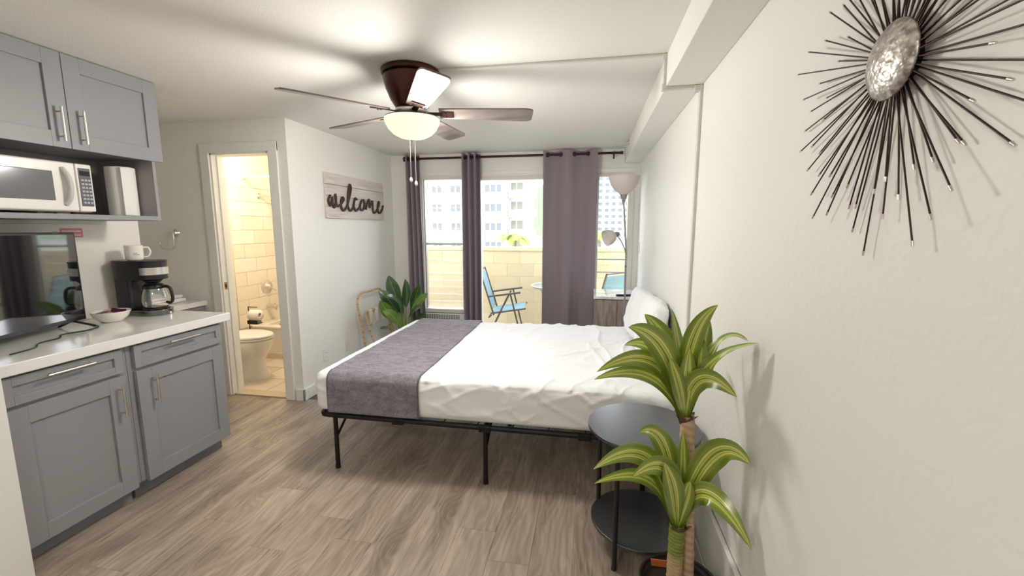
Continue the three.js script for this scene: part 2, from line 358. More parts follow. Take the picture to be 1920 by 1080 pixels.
baseUnit('grey shaker base cabinet under the coffee maker at the bathroom end', -1.730, -2.30, -1.757, -2.288, -1.835);
solo('countertop', 'white quartz worktop on the grey base cabinets', 'worktop', bx(XK + 0.004, -2.285, 0.855, 0.905, -2.345, -1.226, 0.004), M.quartz);
solo('backsplash', 'glossy white splash panel on the wall behind the television', 'panel', bx(XK + 0.001, XK + 0.008, 0.906, 1.47, -2.345, -1.23, 0.001), phys(0xeeebe3, 0.18));
// upper cabinet with open shelf
{
  const ux = -2.534, t = thing('wall_cabinet', 'grey shaker wall cabinet with two doors and an open shelf below', 'cabinet', [-2.74, 1.49, -1.72]);
  part(t, 'carcass', [bx(XK + 0.002, ux - 0.021, 1.845, 2.286, -2.222, -1.228)], M.cab);
  const a = part(t, 'door', shaker(ux, -1.232, -1.7635, 1.836, 2.286, 0.075), M.cab); pull(a, ux, 1.945, -1.722, 0.16, true);
  const b = part(t, 'door', shaker(ux, -1.7665, -2.226, 1.836, 2.286, 0.075), M.cab); pull(b, ux, 1.945, -1.815, 0.16, true);
  part(t, 'shelf_back', bx(XK + 0.002, XK + 0.012, 1.49, 1.845, -2.17, -1.228), M.cabIn);
  part(t, 'shelf_side', bx(XK + 0.002, ux - 0.012, 1.49, 1.845, -2.185, -2.167, 0.001), M.cabIn);
  part(t, 'shelf_board', bx(XK + 0.002, ux - 0.008, 1.492, 1.517, -2.167, -1.228, 0.001), M.cab);
}
// microwave
{
  const x = -2.545, z0 = -1.34, z1 = -1.828, y0 = 1.527, y1 = 1.768, t = thing('microwave', 'white microwave oven with grey window on the open shelf', 'microwave', [-2.73, 1.518, (z0 + z1) / 2]);
  part(t, 'housing', bx(-2.91, x, y0, y1, z1, z0, 0.008), M.whitePlastic);
  const d = part(t, 'door', bx(x, x + 0.022, y0 + 0.004, y1 - 0.002, -1.755, z0, 0.009), M.whitePlastic);
  part(d, 'window', bx(x + 0.016, x + 0.0245, y0 + 0.052, y1 - 0.05, -1.66, z0 + 0.04, 0.004), M.greyGlass);
  part(d, 'handle', [tube([[x + 0.022, y0 + 0.035, -1.70], [x + 0.040, y0 + 0.07, -1.708], [x + 0.044, (y0 + y1) / 2, -1.712], [x + 0.040, y1 - 0.07, -1.708], [x + 0.022, y1 - 0.03, -1.70]], 0.011, 24, 10)], mat(0xc9c6c2, 0.35));
  const p = part(t, 'control_panel', bx(x, x + 0.021, y0 + 0.004, y1 - 0.002, z1, -1.758, 0.006), M.whitePlastic);
  part(p, 'keypad', bx(x + 0.016, x + 0.0225, y0 + 0.03, y1 - 0.022, z1 + 0.008, -1.766, 0.002), mat(0x55525a, 0.4));
  part(p, 'display', [bx(x + 0.0225, x + 0.0232, y1 - 0.06, y1 - 0.036, z1 + 0.013, -1.771)], mat(0x25262b, 0.15));
  for (let r = 0; r < 7; r++) for (let c = 0; c < 3; c++) part(p, 'button', bx(x + 0.0225, x + 0.0238, y0 + 0.044 + r * 0.0185, y0 + 0.053 + r * 0.0185, -1.775 - c * 0.015 - 0.011, -1.775 - c * 0.015, 0.0006), mat(0xb4b1b2, 0.5));
  for (const z of [z1 + 0.05, z0 - 0.05]) for (const fx of [-2.86, -2.6]) part(t, 'foot', rod([fx, 1.5172, z], [fx, y0, z], 0.012), M.black);
  part(t, 'power_cord', tube([[-2.86, 1.60, z1 - 0.001], [-2.84, 1.62, z1 - 0.02], [-2.80, 1.60, z1 - 0.035], [-2.80, 1.55, z1 - 0.03], [-2.84, 1.523, z1 - 0.02], [-2.9, 1.523, z1 - 0.02]], 0.004, 30, 6), M.black);
}
{
  const t = thing('paper_towel_roll', 'tall white paper towel roll on the open shelf beside the microwave', 'paper roll', [-2.69, 1.5175, -2.094]);
  mesh(t, 'paper', lathe([[0.02, 0], [0.062, 0], [0.068, 0.004], [0.068, 0.272], [0.064, 0.277], [0.02, 0.277]], 40), M.paper);
  mesh(t, 'loose_sheet', bx(0.062, 0.070, 0.004, 0.272, 0.0, 0.05, 0.003), M.paper);
  mesh(t, 'core', lathe([[0.019, 0], [0.0205, 0], [0.0205, 0.279], [0.019, 0.279]], 24), mat(0xb89a74, 0.9));
}
// stickers on the splash
{
  const st = thing('sticker', 'small pink printed notice stuck on the white splash', 'sticker', [XK + 0.009, 1.42, -1.985]);
  mesh(st, 'backing', bx(0, 0.0008, -0.026, 0.026, -0.055, 0.055), mat(0xdf8d8d, 0.6));
  for (const y of [0.010, -0.012]) mesh(st, 'print_line', bx(0.0008, 0.0012, y - 0.005, y + 0.004, -0.046, 0.046), mat(0xf3d6d2, 0.6));
}
// television on the worktop, turned towards the bed
{
  const W = 0.68, H = 0.485, a = 108.6 * Math.PI / 180, cx = -2.79 + 0.34 * 0.319, cz = -1.895 + 0.34 * 0.948;
  const t = thing('television', 'black flat television on the white worktop reflecting the window', 'television', [cx, 0.905, cz], a);
  mesh(t, 'housing', [bx(-W / 2, W / 2, 0.035, 0.035 + H, -0.02, 0.002, 0.004), bx(-0.22, 0.22, 0.08, 0.36, -0.05, -0.018, 0.01)], M.black);
  mesh(t, 'screen', bx(-W / 2 + 0.012, W / 2 - 0.012, 0.055, 0.035 + H - 0.012, 0.001, 0.004, 0.001), M.blackGloss);
  for (const s of [-1, 1]) mesh(t, 'foot', [rod([s * 0.26, 0.04, -0.01], [s * 0.28, 0.006, 0.085], 0.006), rod([s * 0.26, 0.04, -0.01], [s * 0.27, 0.006, -0.085], 0.006)], M.black);
}
solo('cable', 'thin black cable lying along the worktop in front of the television', 'cable', tube([[-2.44, 0.909, -1.36], [-2.47, 0.909, -1.46], [-2.55, 0.909, -1.53], [-2.57, 0.909, -1.62], [-2.64, 0.909, -1.68], [-2.62, 0.909, -1.78], [-2.66, 0.909, -1.86], [-2.74, 0.909, -1.885]], 0.0035, 60, 6), M.black);
// bowl of sachets
{
  const t = thing('bowl', 'small white bowl of sachets on the worktop', 'bowl', [-2.745, 0.9055, -1.99]);
  mesh(t, 'dish', lathe([[0, 0.004], [0.04, 0.004], [0.042, 0], [0.05, 0.004], [0.078, 0.03], [0.091, 0.06], [0.0925, 0.063], [0.089, 0.062], [0.075, 0.034], [0.046, 0.01], [0, 0.009]], 48), M.porcelain);
  const c = [0x1b1719, 0x7d1f28, 0x3a2a20, 0xb03a40, 0xd8c9c2, 0x4a1a30];
  for (let i = 0; i < 6; i++) {
    const g = bx(-0.033, 0.033, -0.002, 0.002, -0.022, 0.022, 0.0018); g.rotateX(rr(-0.5, 0.5)); g.rotateZ(rr(-0.4, 0.4)); g.rotateY(i * 0.8);
    g.translate(Math.cos(i * 2.4) * 0.036, 0.044 + i * 0.0035, Math.sin(i * 2.4) * 0.036);
    const s = solo('sachet', ['black', 'dark red', 'brown', 'bright red', 'pale cream', 'plum'][i] + ' paper sachet lying in the small white bowl', 'sachet', g.translate(-2.745, 0.9055, -1.99), mat(c[i], 0.35), 'sachets in the white bowl');
  }
}
// coffee maker
{
  const a = 0.12, t = thing('coffee_maker', 'black drip coffee maker with a silver band on the worktop', 'coffee maker', [-2.765, 0.9055, -2.215], a);   // local +x is its front
  const stad = (x0, x1, r) => { const s = new THREE.Shape(); s.moveTo(x0, -r); s.lineTo(x1, -r); s.absarc(x1, 0, r, -Math.PI / 2, Math.PI / 2); s.lineTo(x0, r); s.absarc(x0, 0, r * 0.999, Math.PI / 2, 1.5 * Math.PI); return s; };
  const lay = (shape, y, h, b = 0.003) => { const g = ext(shape, h - 2 * b, b); g.rotateX(-Math.PI / 2); g.translate(0, y + b, 0); return g; };
  mesh(t, 'base', lay(stad(-0.06, 0.065, 0.083), 0, 0.036), M.blackGloss);
  mesh(t, 'warming_plate', lathe([[0, 0.036], [0.068, 0.036], [0.07, 0.039], [0, 0.04]], 40, 0.062, 0, 0), mat(0x2b2a2d, 0.3, { metalness: 0.6 }));
  mesh(t, 'water_tank', [bx(-0.135, -0.025, 0.03, 0.325, -0.072, 0.072, 0.02)], mat(0x2a232b, 0.45));
  mesh(t, 'brew_head', [lay(stad(-0.08, 0.055, 0.08), 0.225, 0.11), lathe([[0, 0.2], [0.035, 0.2], [0.06, 0.226], [0, 0.227]], 32, 0.058, 0, 0)], M.black);
  mesh(t, 'lid', lay(stad(-0.08, 0.055, 0.083), 0.33, 0.012), M.black);
  const arc = []; for (let i = 0; i <= 24; i++) { const q = -1.5 + 3.0 * i / 24; arc.push([0.055 + 0.0865 * Math.cos(q), 0.0865 * Math.sin(q)]); } for (let i = 24; i >= 0; i--) { const q = -1.5 + 3.0 * i / 24; arc.push([0.055 + 0.0835 * Math.cos(q), 0.0835 * Math.sin(q)]); }
  mesh(t, 'silver_band', lay(polyShape(arc), 0.255, 0.045, 0.0005), mat(0xd6d3d0, 0.3, { metalness: 0.85 }));
  for (const y of [0.17, 0.215]) mesh(t, 'tank_knob', rod([-0.15, y, 0.03], [-0.13, y, 0.03], 0.011), M.black);
  const c = thing('coffee_carafe', 'empty glass coffee carafe with black handle on the coffee maker', 'carafe', [-2.765, 0.9055, -2.215], a);
  mesh(c, 'glass_body', lathe([[0, 0.042], [0.058, 0.042], [0.068, 0.055], [0.0725, 0.085], [0.068, 0.13], [0.056, 0.165], [0.053, 0.175], [0.051, 0.175], [0.0535, 0.164], [0.0655, 0.129], [0.07, 0.085], [0.0655, 0.057], [0.056, 0.0445], [0, 0.0445]], 48, 0.062, 0, 0), phys(0xffffff, 0.02, { transmission: 1, thickness: 0.002, ior: 1.5 }));
  mesh(c, 'collar', lathe([[0.0535, 0.165], [0.0575, 0.165], [0.0575, 0.183], [0.05, 0.188], [0.05, 0.184], [0.0535, 0.18]], 40, 0.062, 0, 0), M.black);
  mesh(c, 'carafe_lid', lathe([[0, 0.184], [0.05, 0.184], [0.045, 0.194], [0, 0.196]], 32, 0.062, 0, 0), M.black);
  mesh(c, 'handle', tube([[0.115, 0.176, 0], [0.15, 0.178, 0], [0.17, 0.165, 0], [0.178, 0.13, 0], [0.176, 0.09, 0], [0.16, 0.075, 0], [0.138, 0.078, 0]], 0.0095, 40, 8), mat(0x2b1a17, 0.3));
}
{
  const t = thing('mug', 'white coffee mug standing on top of the coffee maker', 'mug', [-2.795, 1.2476, -2.20]);
  mesh(t, 'cup', lathe([[0, 0], [0.036, 0], [0.043, 0.006], [0.046, 0.03], [0.047, 0.092], [0.0455, 0.094], [0.044, 0.092], [0.043, 0.03], [0.038, 0.008], [0, 0.006]], 40), M.porcelain);
  const d = V(0.64, 0, -0.77);
  mesh(t, 'handle', tube([[0.046, 0.078], [0.068, 0.078], [0.078, 0.05], [0.066, 0.022], [0.045, 0.02]].map(([r, y]) => [d.x * r, y, d.z * r]), 0.0055, 30, 8), M.porcelain);
  const pr = (y, a0, a1) => { const p = []; for (let i = 0; i <= 12; i++) { const q = a0 + (a1 - a0) * i / 12; p.push([0.0468 * Math.cos(q), y + 0.0012 * Math.sin(i * 2.4), 0.0468 * Math.sin(q)]); } return tube(p, 0.0011, 30, 5); };
  mesh(t, 'print', [pr(0.045, 0.35, 0.75), pr(0.036, 0.1, 0.75)], mat(0x514a4a, 0.6));
}
// vanity in the recess, with towels
{
  const t = thing('vanity_cabinet', 'low grey cabinet with white top in the recess behind the counter', 'cabinet', [-3.55, 0, -2.74]);
  part(t, 'body', bx(-3.94, -3.225, 0.0, 0.795, -3.05, -2.42, 0.003), M.cab);
  part(t, 'top', bx(-3.945, -3.20, 0.795, 0.835, -3.065, -2.40, 0.004), M.quartz);
  part(t, 'door', shaker(-3.205, -2.45, -3.03, 0.1, 0.77, 0.07), M.cab);
  for (let i = 0; i < 2; i++) solo('folded_towel', i ? 'white folded towel, upper of the two on the recess cabinet' : 'white folded towel, lower of the two on the recess cabinet', 'towel', bx(-3.66 + i * 0.01, -3.33 - i * 0.03, 0.8355 + i * 0.032, 0.867 + i * 0.026, -3.0, -2.62, 0.0125), M.sheet, 'towels on the recess cabinet');
}
{
  const t = thing('towel_ring', 'brushed nickel open towel ring on the wall left of the bathroom door', 'towel ring', [-3.44, 1.40, ZB]);
  part(t, 'wall_plate', (() => { const g = new THREE.CylinderGeometry(0.022, 0.036, 0.03, 4); g.rotateX(Math.PI / 2); return g.translate(-3.44, 1.405, ZB + 0.016); })(), M.nickel);
  part(t, 'ring', tube([[-3.44, 1.40, ZB + 0.03], [-3.437, 1.37, ZB + 0.034], [-3.437, 1.33, ZB + 0.036], [-3.437, 1.30, ZB + 0.036], [-3.452, 1.276, ZB + 0.036], [-3.50, 1.27, ZB + 0.036], [-3.55, 1.275, ZB + 0.036], [-3.572, 1.30, ZB + 0.036], [-3.58, 1.325, ZB + 0.036]], 0.0055, 60, 8), M.nickel);
}

// ------------------------------------------------------------------ bathroom things
{ // bathtub along the back wall, its tap end on the left
  const t = thing('bathtub', 'white bathtub behind the toilet', 'bathtub', [-3.08, 0, -4.43]);
  const x0 = XB + 0.013, x1 = XW - T - 0.005, z0 = -4.785, z1 = -4.06, H = 0.37;
  const hole = (ins, y0, y1) => 0;
  part(t, 'apron', bx(x0, x1, 0.003, H - 0.02, z1 - 0.03, z1, 0.006), M.porcelain);
  part(t, 'rim', [bx(x0, x1, H - 0.035, H, z1 - 0.085, z1 + 0.012, 0.012), bx(x0, x1, H - 0.035, H, z0, z0 + 0.07, 0.012), bx(x0, x0 + 0.1, H - 0.035, H, z0, z1, 0.012), bx(x1 - 0.09, x1, H - 0.035, H, z0, z1, 0.012)], M.porcelain);
  const shell = new THREE.BoxGeometry(x1 - x0 - 0.17, 0.31, z1 - z0 - 0.14, 8, 6, 8); // inner basin, tapered, open above
  { const p = shell.attributes.position; for (let i = 0; i < p.count; i++) { const k = 0.82 + 0.18 * (p.getY(i) + 0.155) / 0.31; p.setX(i, p.getX(i) * k); p.setZ(i, p.getZ(i) * k); } }
  const idx = []; { const p = shell.attributes.position, ix = shell.index; for (let i = 0; i < ix.count; i += 3) { const ys = [0, 1, 2].map((k) => p.getY(ix.getX(i + k))); if (Math.min(...ys) > 0.154) continue; idx.push(ix.getX(i), ix.getX(i + 2), ix.getX(i + 1)); } }
  shell.setIndex(idx); shell.computeVertexNormals(); shell.translate((x0 + x1) / 2 + 0.005, 0.05 + 0.155, (z0 + z1) / 2);
  part(t, 'basin', shell, phys(0xf4efe4, 0.12, { clearcoat: 0.6, side: THREE.DoubleSide }));
  part(t, 'overflow_plate', (() => { const g = new THREE.CylinderGeometry(0.035, 0.035, 0.008, 24); g.rotateZ(Math.PI / 2); return g.translate(x0 + 0.118, 0.30, -4.36); })(), M.chrome);
  part(t, 'toe_strip', bx(x0, x1, 0.003, 0.07, z1, z1 + 0.012, 0.003), mat(0xe7dcc6, 0.4));
}
{
  const z = -4.33, s = thing('shower', 'chrome shower on a bent arm high on the tiled wall', 'shower', [XB + 0.011, 1.80, z]);
  part(s, 'flange', (() => { const g = new THREE.CylinderGeometry(0.026, 0.036, 0.014, 24); g.rotateZ(-Math.PI / 2); return g.translate(XB + 0.018, 1.80, z); })(), M.nickel);
  part(s, 'arm', tube([[XB + 0.02, 1.80, z], [XB + 0.09, 1.805, z], [XB + 0.14, 1.785, z], [XB + 0.17, 1.75, z]], 0.0095, 24, 10), M.nickel);
  part(s, 'rose', (() => { const g = lathe([[0, 0.03], [0.014, 0.03], [0.02, 0.015], [0.04, -0.012], [0.042, -0.022], [0, -0.024]], 28); g.rotateZ(0.7); return g.translate(XB + 0.185, 1.735, z); })(), M.nickel);
  const v = thing('shower_valve', 'round chrome shower valve with lever on the tiled wall', 'valve', [XB + 0.011, 0.77, z]);
  part(v, 'plate', (() => { const g = lathe([[0, 0], [0.084, 0], [0.084, 0.004], [0.07, 0.012], [0.035, 0.015], [0.03, 0.045], [0, 0.047]], 40); g.rotateZ(-Math.PI / 2); return g.translate(XB + 0.012, 0.77, z); })(), M.nickel);
  part(v, 'lever', rod([XB + 0.055, 0.77, z], [XB + 0.085, 0.715, z - 0.06], 0.012, 0.008), M.nickel);
  const p = thing('tub_spout', 'chrome tub spout below the shower valve', 'spout', [XB + 0.011, 0.53, z]);
  part(p, 'spout_body', [rod([XB + 0.012, 0.54, z], [XB + 0.13, 0.535, z], 0.03, 0.024, 20), rod([XB + 0.112, 0.542, z], [XB + 0.118, 0.5, z], 0.017, 0.015)], M.nickel);
  part(p, 'diverter_knob', rod([XB + 0.1, 0.56, z], [XB + 0.1, 0.58, z], 0.006), M.nickel);
}
{ // shower curtain rail
  const t = thing('shower_rail', 'white shower curtain rail high across the tub', 'rail', [-3.08, 2.0, -4.1]);
  part(t, 'rail', rod([XB + 0.02, 1.985, -4.10], [XW - T - 0.008, 1.985, -4.10], 0.0125), M.whitePaint);
  part(t, 'flange', rod([XB + 0.012, 1.985, -4.10], [XB + 0.03, 1.985, -4.10], 0.03, 0.022), M.whitePaint);
}
{ // toilet facing right, cistern on the left wall
  const z = -3.48, t = thing('toilet', 'white toilet with lid down beside the doorway', 'toilet', [-3.3, 0, z]);
  const oval = (cx, rx, rz, n = 36) => { const p = []; for (let i = 0; i < n; i++) { const q = i / n * 2 * Math.PI, c = Math.cos(q), s = Math.sin(q); p.push([cx + (c > 0 ? rx * 1.12 : rx * 0.9) * c, rz * s]); } return p; };
  const rings = [[0.003, -3.24, 0.20, 0.115], [0.02, -3.24, 0.20, 0.115], [0.06, -3.24, 0.185, 0.105], [0.13, -3.245, 0.165, 0.098], [0.19, -3.25, 0.165, 0.102], [0.24, -3.245, 0.19, 0.125], [0.29, -3.235, 0.212, 0.15], [0.34, -3.23, 0.225, 0.17], [0.385, -3.23, 0.228, 0.178], [0.395, -3.23, 0.222, 0.172]];
  const skin = (rs, capTop = true) => {
    const n = 36, pos = [], ix = [];
    rs.forEach(([y, cx, rx, rz]) => oval(cx, rx, rz, n).forEach(([px, pz]) => pos.push(px, y, z + pz)));
    for (let r = 0; r + 1 < rs.length; r++) for (let i = 0; i < n; i++) { const a = r * n + i, b = r * n + (i + 1) % n, c = a + n, d = b + n; ix.push(a, c, b, b, c, d); }
    const L = rs.length - 1; pos.push(rs[L][1], rs[L][0], z); const ct = pos.length / 3 - 1; for (let i = 0; i < n; i++) ix.push(L * n + i, ct, L * n + (i + 1) % n);
    const g = new THREE.BufferGeometry(); g.setAttribute('position', new THREE.Float32BufferAttribute(pos, 3)); g.setAttribute('uv', new THREE.Float32BufferAttribute(new Float32Array(pos.length / 3 * 2), 2)); g.setIndex(ix); g.computeVertexNormals(); return g;
  };
  part(t, 'bowl', skin(rings), M.porcelain);
  part(t, 'seat', skin([[0.397, -3.23, 0.226, 0.178], [0.402, -3.23, 0.231, 0.183], [0.412, -3.23, 0.231, 0.183], [0.416, -3.23, 0.226, 0.178]]), M.whitePlastic);
  part(t, 'lid', skin([[0.418, -3.23, 0.226, 0.177], [0.423, -3.23, 0.23, 0.181], [0.436, -3.23, 0.228, 0.179], [0.444, -3.23, 0.21, 0.16], [0.447, -3.23, 0.14, 0.1]]), M.whitePlastic);
  part(t, 'cistern', [bx(XB + 0.004, XB + 0.2, 0.38, 0.74, z - 0.2, z + 0.2, 0.025), bx(XB + 0.06, -3.4, 0.2, 0.39, z - 0.09, z + 0.09, 0.02)], M.porcelain);
  part(t, 'cistern_lid', bx(XB + 0.002, XB + 0.21, 0.74, 0.775, z - 0.21, z + 0.21, 0.01), M.porcelain);
}
{
  const bx0 = -3.55, bz = -3.88, t = thing('toilet_roll_stand', 'black wire toilet roll stand between toilet and tub', 'stand', [bx0, 0.003, bz]);
  part(t, 'base', (() => lathe([[0, 0], [0.075, 0], [0.075, 0.008], [0, 0.012]], 28, bx0, 0.003, bz))(), M.black);
  part(t, 'pole', [rod([bx0, 0.01, bz], [bx0, 0.62, bz], 0.005)], M.black);
  part(t, 'arm', [rod([bx0, 0.545, bz], [bx0 + 0.15, 0.545, bz], 0.005), rod([bx0, 0.615, bz], [bx0 + 0.11, 0.615, bz], 0.004)], M.black);
  part(t, 'basket', [bx(bx0 + 0.01, bx0 + 0.13, 0.44, 0.446, bz - 0.04, bz + 0.04), bx(bx0 + 0.01, bx0 + 0.13, 0.446, 0.48, bz + 0.037, bz + 0.04)], M.black);
  const r = thing('toilet_roll', 'white toilet paper roll on the black wire stand', 'paper roll', [bx0 + 0.08, 0.545, bz]);
  part(r, 'paper', (() => { const g = lathe([[0.02, -0.05], [0.057, -0.05], [0.057, 0.05], [0.02, 0.05], [0.02, -0.05]], 36); g.rotateZ(Math.PI / 2); return g.translate(bx0 + 0.08, 0.53, bz); })(), M.paper);
  solo('soap_packet', 'red soap packet in the toilet roll stand', 'packet', bx(bx0 + 0.015, bx0 + 0.065, 0.4465, 0.472, bz - 0.03, bz + 0.03, 0.003), mat(0xa03a34, 0.5));
  solo('soap_packet', 'green soap packet in the toilet roll stand', 'packet', bx(bx0 + 0.07, bx0 + 0.125, 0.4465, 0.468, bz - 0.03, bz + 0.03, 0.003), mat(0x55795b, 0.5));
}
{
  const t = thing('robe_hook', 'small nickel hook on the painted bathroom wall', 'hook', [XB, 1.44, -3.62]);
  part(t, 'plate', bx(XB, XB + 0.008, 1.41, 1.46, -3.64, -3.6, 0.003), M.nickel);
  part(t, 'prong', rod([XB + 0.006, 1.445, -3.62], [XB + 0.075, 1.45, -3.62], 0.012, 0.006), M.nickel);
}
{ // bathroom ceiling lamp, out of sight above the doorway
  const t = thing('bathroom_lamp', 'round warm ceiling lamp inside the bathroom', 'lamp', [-3.05, CY, -3.75]);
  mesh(t, 'rim', lathe([[0.0, 0], [0.15, 0], [0.15, -0.02], [0.14, -0.025], [0, -0.02]], 36), M.whitePaint);
  mesh(t, 'diffuser', lathe([[0.138, -0.022], [0.12, -0.05], [0.07, -0.072], [0, -0.08]], 36), mat(0xfff1d8, 0.5, { emissive: 0xffe2b4, emissiveIntensity: 1.2, side: THREE.DoubleSide }));
  const l = new THREE.PointLight(0xffecd2, BATH_LIGHT, 0, 2); l.position.set(0, -0.1, 0); l.castShadow = true; l.shadow.radius = 5; t.add(l);
}

// ------------------------------------------------------------------ bed
const BX0 = -1.60, BX1 = 0.455, BZ0 = -3.70, BZ1 = -2.18, BY0 = 0.358, BY1 = 0.602;
function roundedSolid(x0, x1, y0, y1, z0, z1, nx, ny, nz, r, disp) {
  const w = x1 - x0, h = y1 - y0, d = z1 - z0;
  let g = new THREE.BoxGeometry(w, h, d, nx, ny, nz); g.deleteAttribute('uv'); g.deleteAttribute('normal'); g = mergeVertices(g, 1e-5);
  const p = g.attributes.position, v = V(), q = V();
  for (let i = 0; i < p.count; i++) {
    v.fromBufferAttribute(p, i);
    q.set(clamp(v.x, -w / 2 + r, w / 2 - r), clamp(v.y, -h / 2 + r, h / 2 - r), clamp(v.z, -d / 2 + r, d / 2 - r));
    const n = v.clone().sub(q); if (n.length() > 1e-6) { n.normalize(); v.copy(q).addScaledVector(n, r); }
    v.x += (x0 + x1) / 2; v.y += (y0 + y1) / 2; v.z += (z0 + z1) / 2;
    if (disp) v.addScaledVector(n, disp(v, n));
    p.setXYZ(i, v.x, v.y, v.z);
  }
  g.computeVertexNormals(); g.setAttribute('uv', new THREE.Float32BufferAttribute(new Float32Array(p.count * 2), 2));
  return g;
}
const segd = (x, z, a, b) => { const dx = b[0] - a[0], dz = b[1] - a[1], t = clamp(((x - a[0]) * dx + (z - a[1]) * dz) / (dx * dx + dz * dz)); return [Math.hypot(x - a[0] - dx * t, z - a[1] - dz * t), t]; };
const creases = [[[-0.72, -2.75], [-0.35, -2.42]], [[-0.40, -2.72], [0.1, -2.50]], [[-0.75, -2.55], [-0.45, -2.35]], [[0.13, -2.25], [0.02, -3.1]], [[0.05, -3.65], [0.12, -2.9]], [[0.2, -2.3], [0.1, -2.95]], [[-0.3, -2.62], [0.15, -2.98]], [[-0.6, -3.2], [-0.3, -2.95]], [[-0.85, -2.4], [-0.6, -2.22]], [[0.22, -2.5], [0.3, -3.3]]];
function sheetFold(v, n) {
  let a = 0;
  if (n.y < -0.3) return 0;
  if (n.y > 0.5) {
    for (let i = 0; i < creases.length; i++) { const [d, t] = segd(v.x + 0.02 * Math.sin(v.z * 9 + i), v.z + 0.015 * Math.sin(v.x * 11 + i), ...creases[i]); a += 0.016 * Math.sin(Math.PI * t) ** 0.5 * Math.exp(-((d / 0.012) ** 2)) + 0.004 * Math.exp(-((d / 0.04) ** 2)); }
    const r = (f, ux, uz, s) => { const k = vnoise(f * (v.x * ux + v.z * uz), f * 0.35 * (v.z * ux - v.x * uz), 0, 0, s); return Math.pow(1 - Math.abs(2 * k - 1), 5); };
    a += 0.008 * r(9, 0.8, 0.6, 61) + 0.007 * r(12, 0.5, -0.85, 62) + 0.007 * r(7, 1, 0.15, 63);
    a += 0.01 * (vnoise(v.x * 2.5, v.z * 2.5, 0, 0, 66) - 0.5);
    a = a * smooth(-0.95, -0.88, v.x) + 0.1 * Math.min(a, 0.02);
  } else {
    const k = vnoise((v.x * 0.75 + v.y * 1.3) * 9, (v.y * 0.75 - v.x * 0.6) * 4, 0, 0, 71), k2 = vnoise((v.x * 0.5 - v.y * 1.6) * 8, (v.y + v.x) * 3, 0, 0, 72);
    a += 0.012 * Math.pow(1 - Math.abs(2 * k - 1), 4) + 0.008 * Math.pow(1 - Math.abs(2 * k2 - 1), 4) - 0.004;
    if (Math.abs(n.x) > 0.5) a *= 0.5;
  }
  return a;
}
{
  const t = thing('mattress', 'mattress in a creased white fitted sheet on the black metal frame', 'mattress', [-0.57, 0.352, -2.94]);
  part(t, 'fitted_sheet', roundedSolid(BX0, BX1, BY0, BY1, BZ0, BZ1, 260, 22, 200, 0.05, sheetFold), M.sheet);
}
{ // runner laid across the foot end, down both sides
  const r = 0.058, off = 0.0115, prof = [];
  const y1 = BY1 + off, za = BZ1 + off + 0.006, zb = BZ0 - off - 0.006;
  for (let i = 0; i <= 14; i++) prof.push([za, 0.372 + (y1 - r - 0.372) * i / 14]);
  for (let i = 1; i <= 8; i++) { const q = i / 8 * Math.PI / 2; prof.push([za - r + r * Math.cos(q), y1 - r + r * Math.sin(q)]); }
  for (let i = 1; i < 60; i++) prof.push([za - r + (zb + r - za + r) * i / 60, y1]);
  for (let i = 0; i <= 8; i++) { const q = i / 8 * Math.PI / 2; prof.push([zb + r - r * Math.sin(q), y1 - r + r * Math.cos(q)]); }
  for (let i = 1; i <= 10; i++) prof.push([zb, y1 - r - (y1 - r - 0.40) * i / 10]);
  const nx = 34, ns = prof.length, pos = [], uv = [], ix = []; let s = 0; const len = prof.map((p, i) => { if (i) s += Math.hypot(p[0] - prof[i - 1][0], p[1] - prof[i - 1][1]); return s; });
  for (const lay of [0, 1]) for (let j = 0; j < ns; j++) for (let i = 0; i <= nx; i++) {
    const a = prof[Math.max(0, j - 1)], b = prof[Math.min(ns - 1, j + 1)], tz = b[0] - a[0], ty = b[1] - a[1], L = Math.hypot(tz, ty), nz = ty / L, ny = -tz / L;
    const edge = 0.008 * (vnoise(len[j] * 6, 3, 0, 0, 80) - 0.5), x = -1.495 + (0.563) * i / nx + (i === 0 || i === nx ? edge : 0) - 0.012 * smooth(0.8, 1.7, len[j]);
    const h = lay ? -0.006 : 0.008 * (vnoise(x * 7, len[j] * 7, 0, 0, 81) - 0.35) + 0.004 * (vnoise(x * 22, len[j] * 18, 0, 0, 82));
    pos.push(x, prof[j][1] + ny * h, prof[j][0] + nz * h); uv.push(x, len[j]);
  }
  const W = nx + 1, O = W * ns;
  for (let j = 0; j + 1 < ns; j++) for (let i = 0; i < nx; i++) { const a = j * W + i, b = a + 1, c = a + W, d = c + 1; ix.push(a, b, c, b, d, c, O + a, O + c, O + b, O + b, O + c, O + d); }
  for (let j = 0; j + 1 < ns; j++) for (const [i, f] of [[0, 1], [nx, 0]]) { const a = j * W + i, c = a + W; f ? ix.push(a, c, O + a, c, O + c, O + a) : ix.push(a, O + a, c, c, O + a, O + c); }
  for (let i = 0; i < nx; i++) for (const [j, f] of [[0, 1], [ns - 1, 0]]) { const a = j * W + i, b = a + 1; f ? ix.push(a, O + a, b, b, O + a, O + b) : ix.push(a, b, O + a, b, O + b, O + a); }
  const g = new THREE.BufferGeometry(); g.setAttribute('position', new THREE.Float32BufferAttribute(pos, 3)); g.setAttribute('uv', new THREE.Float32BufferAttribute(uv, 2)); g.setIndex(ix); g.computeVertexNormals();
  const t = thing('bed_runner', 'grey plush runner draped across the foot of the bed', 'bed runner', [-1.21, 0.372, -2.94]);
  const cl = part(t, 'cloth', g, M.plush, true);
  part(cl, 'hem', [-1.493, -0.934].map((x) => tube([0, 6, 12, 16, 19, 22].map((j) => [x, prof[j][1], prof[j][0] + 0.002]), 0.0045, 40, 6)), mat(0x6d6069, 0.95));
}
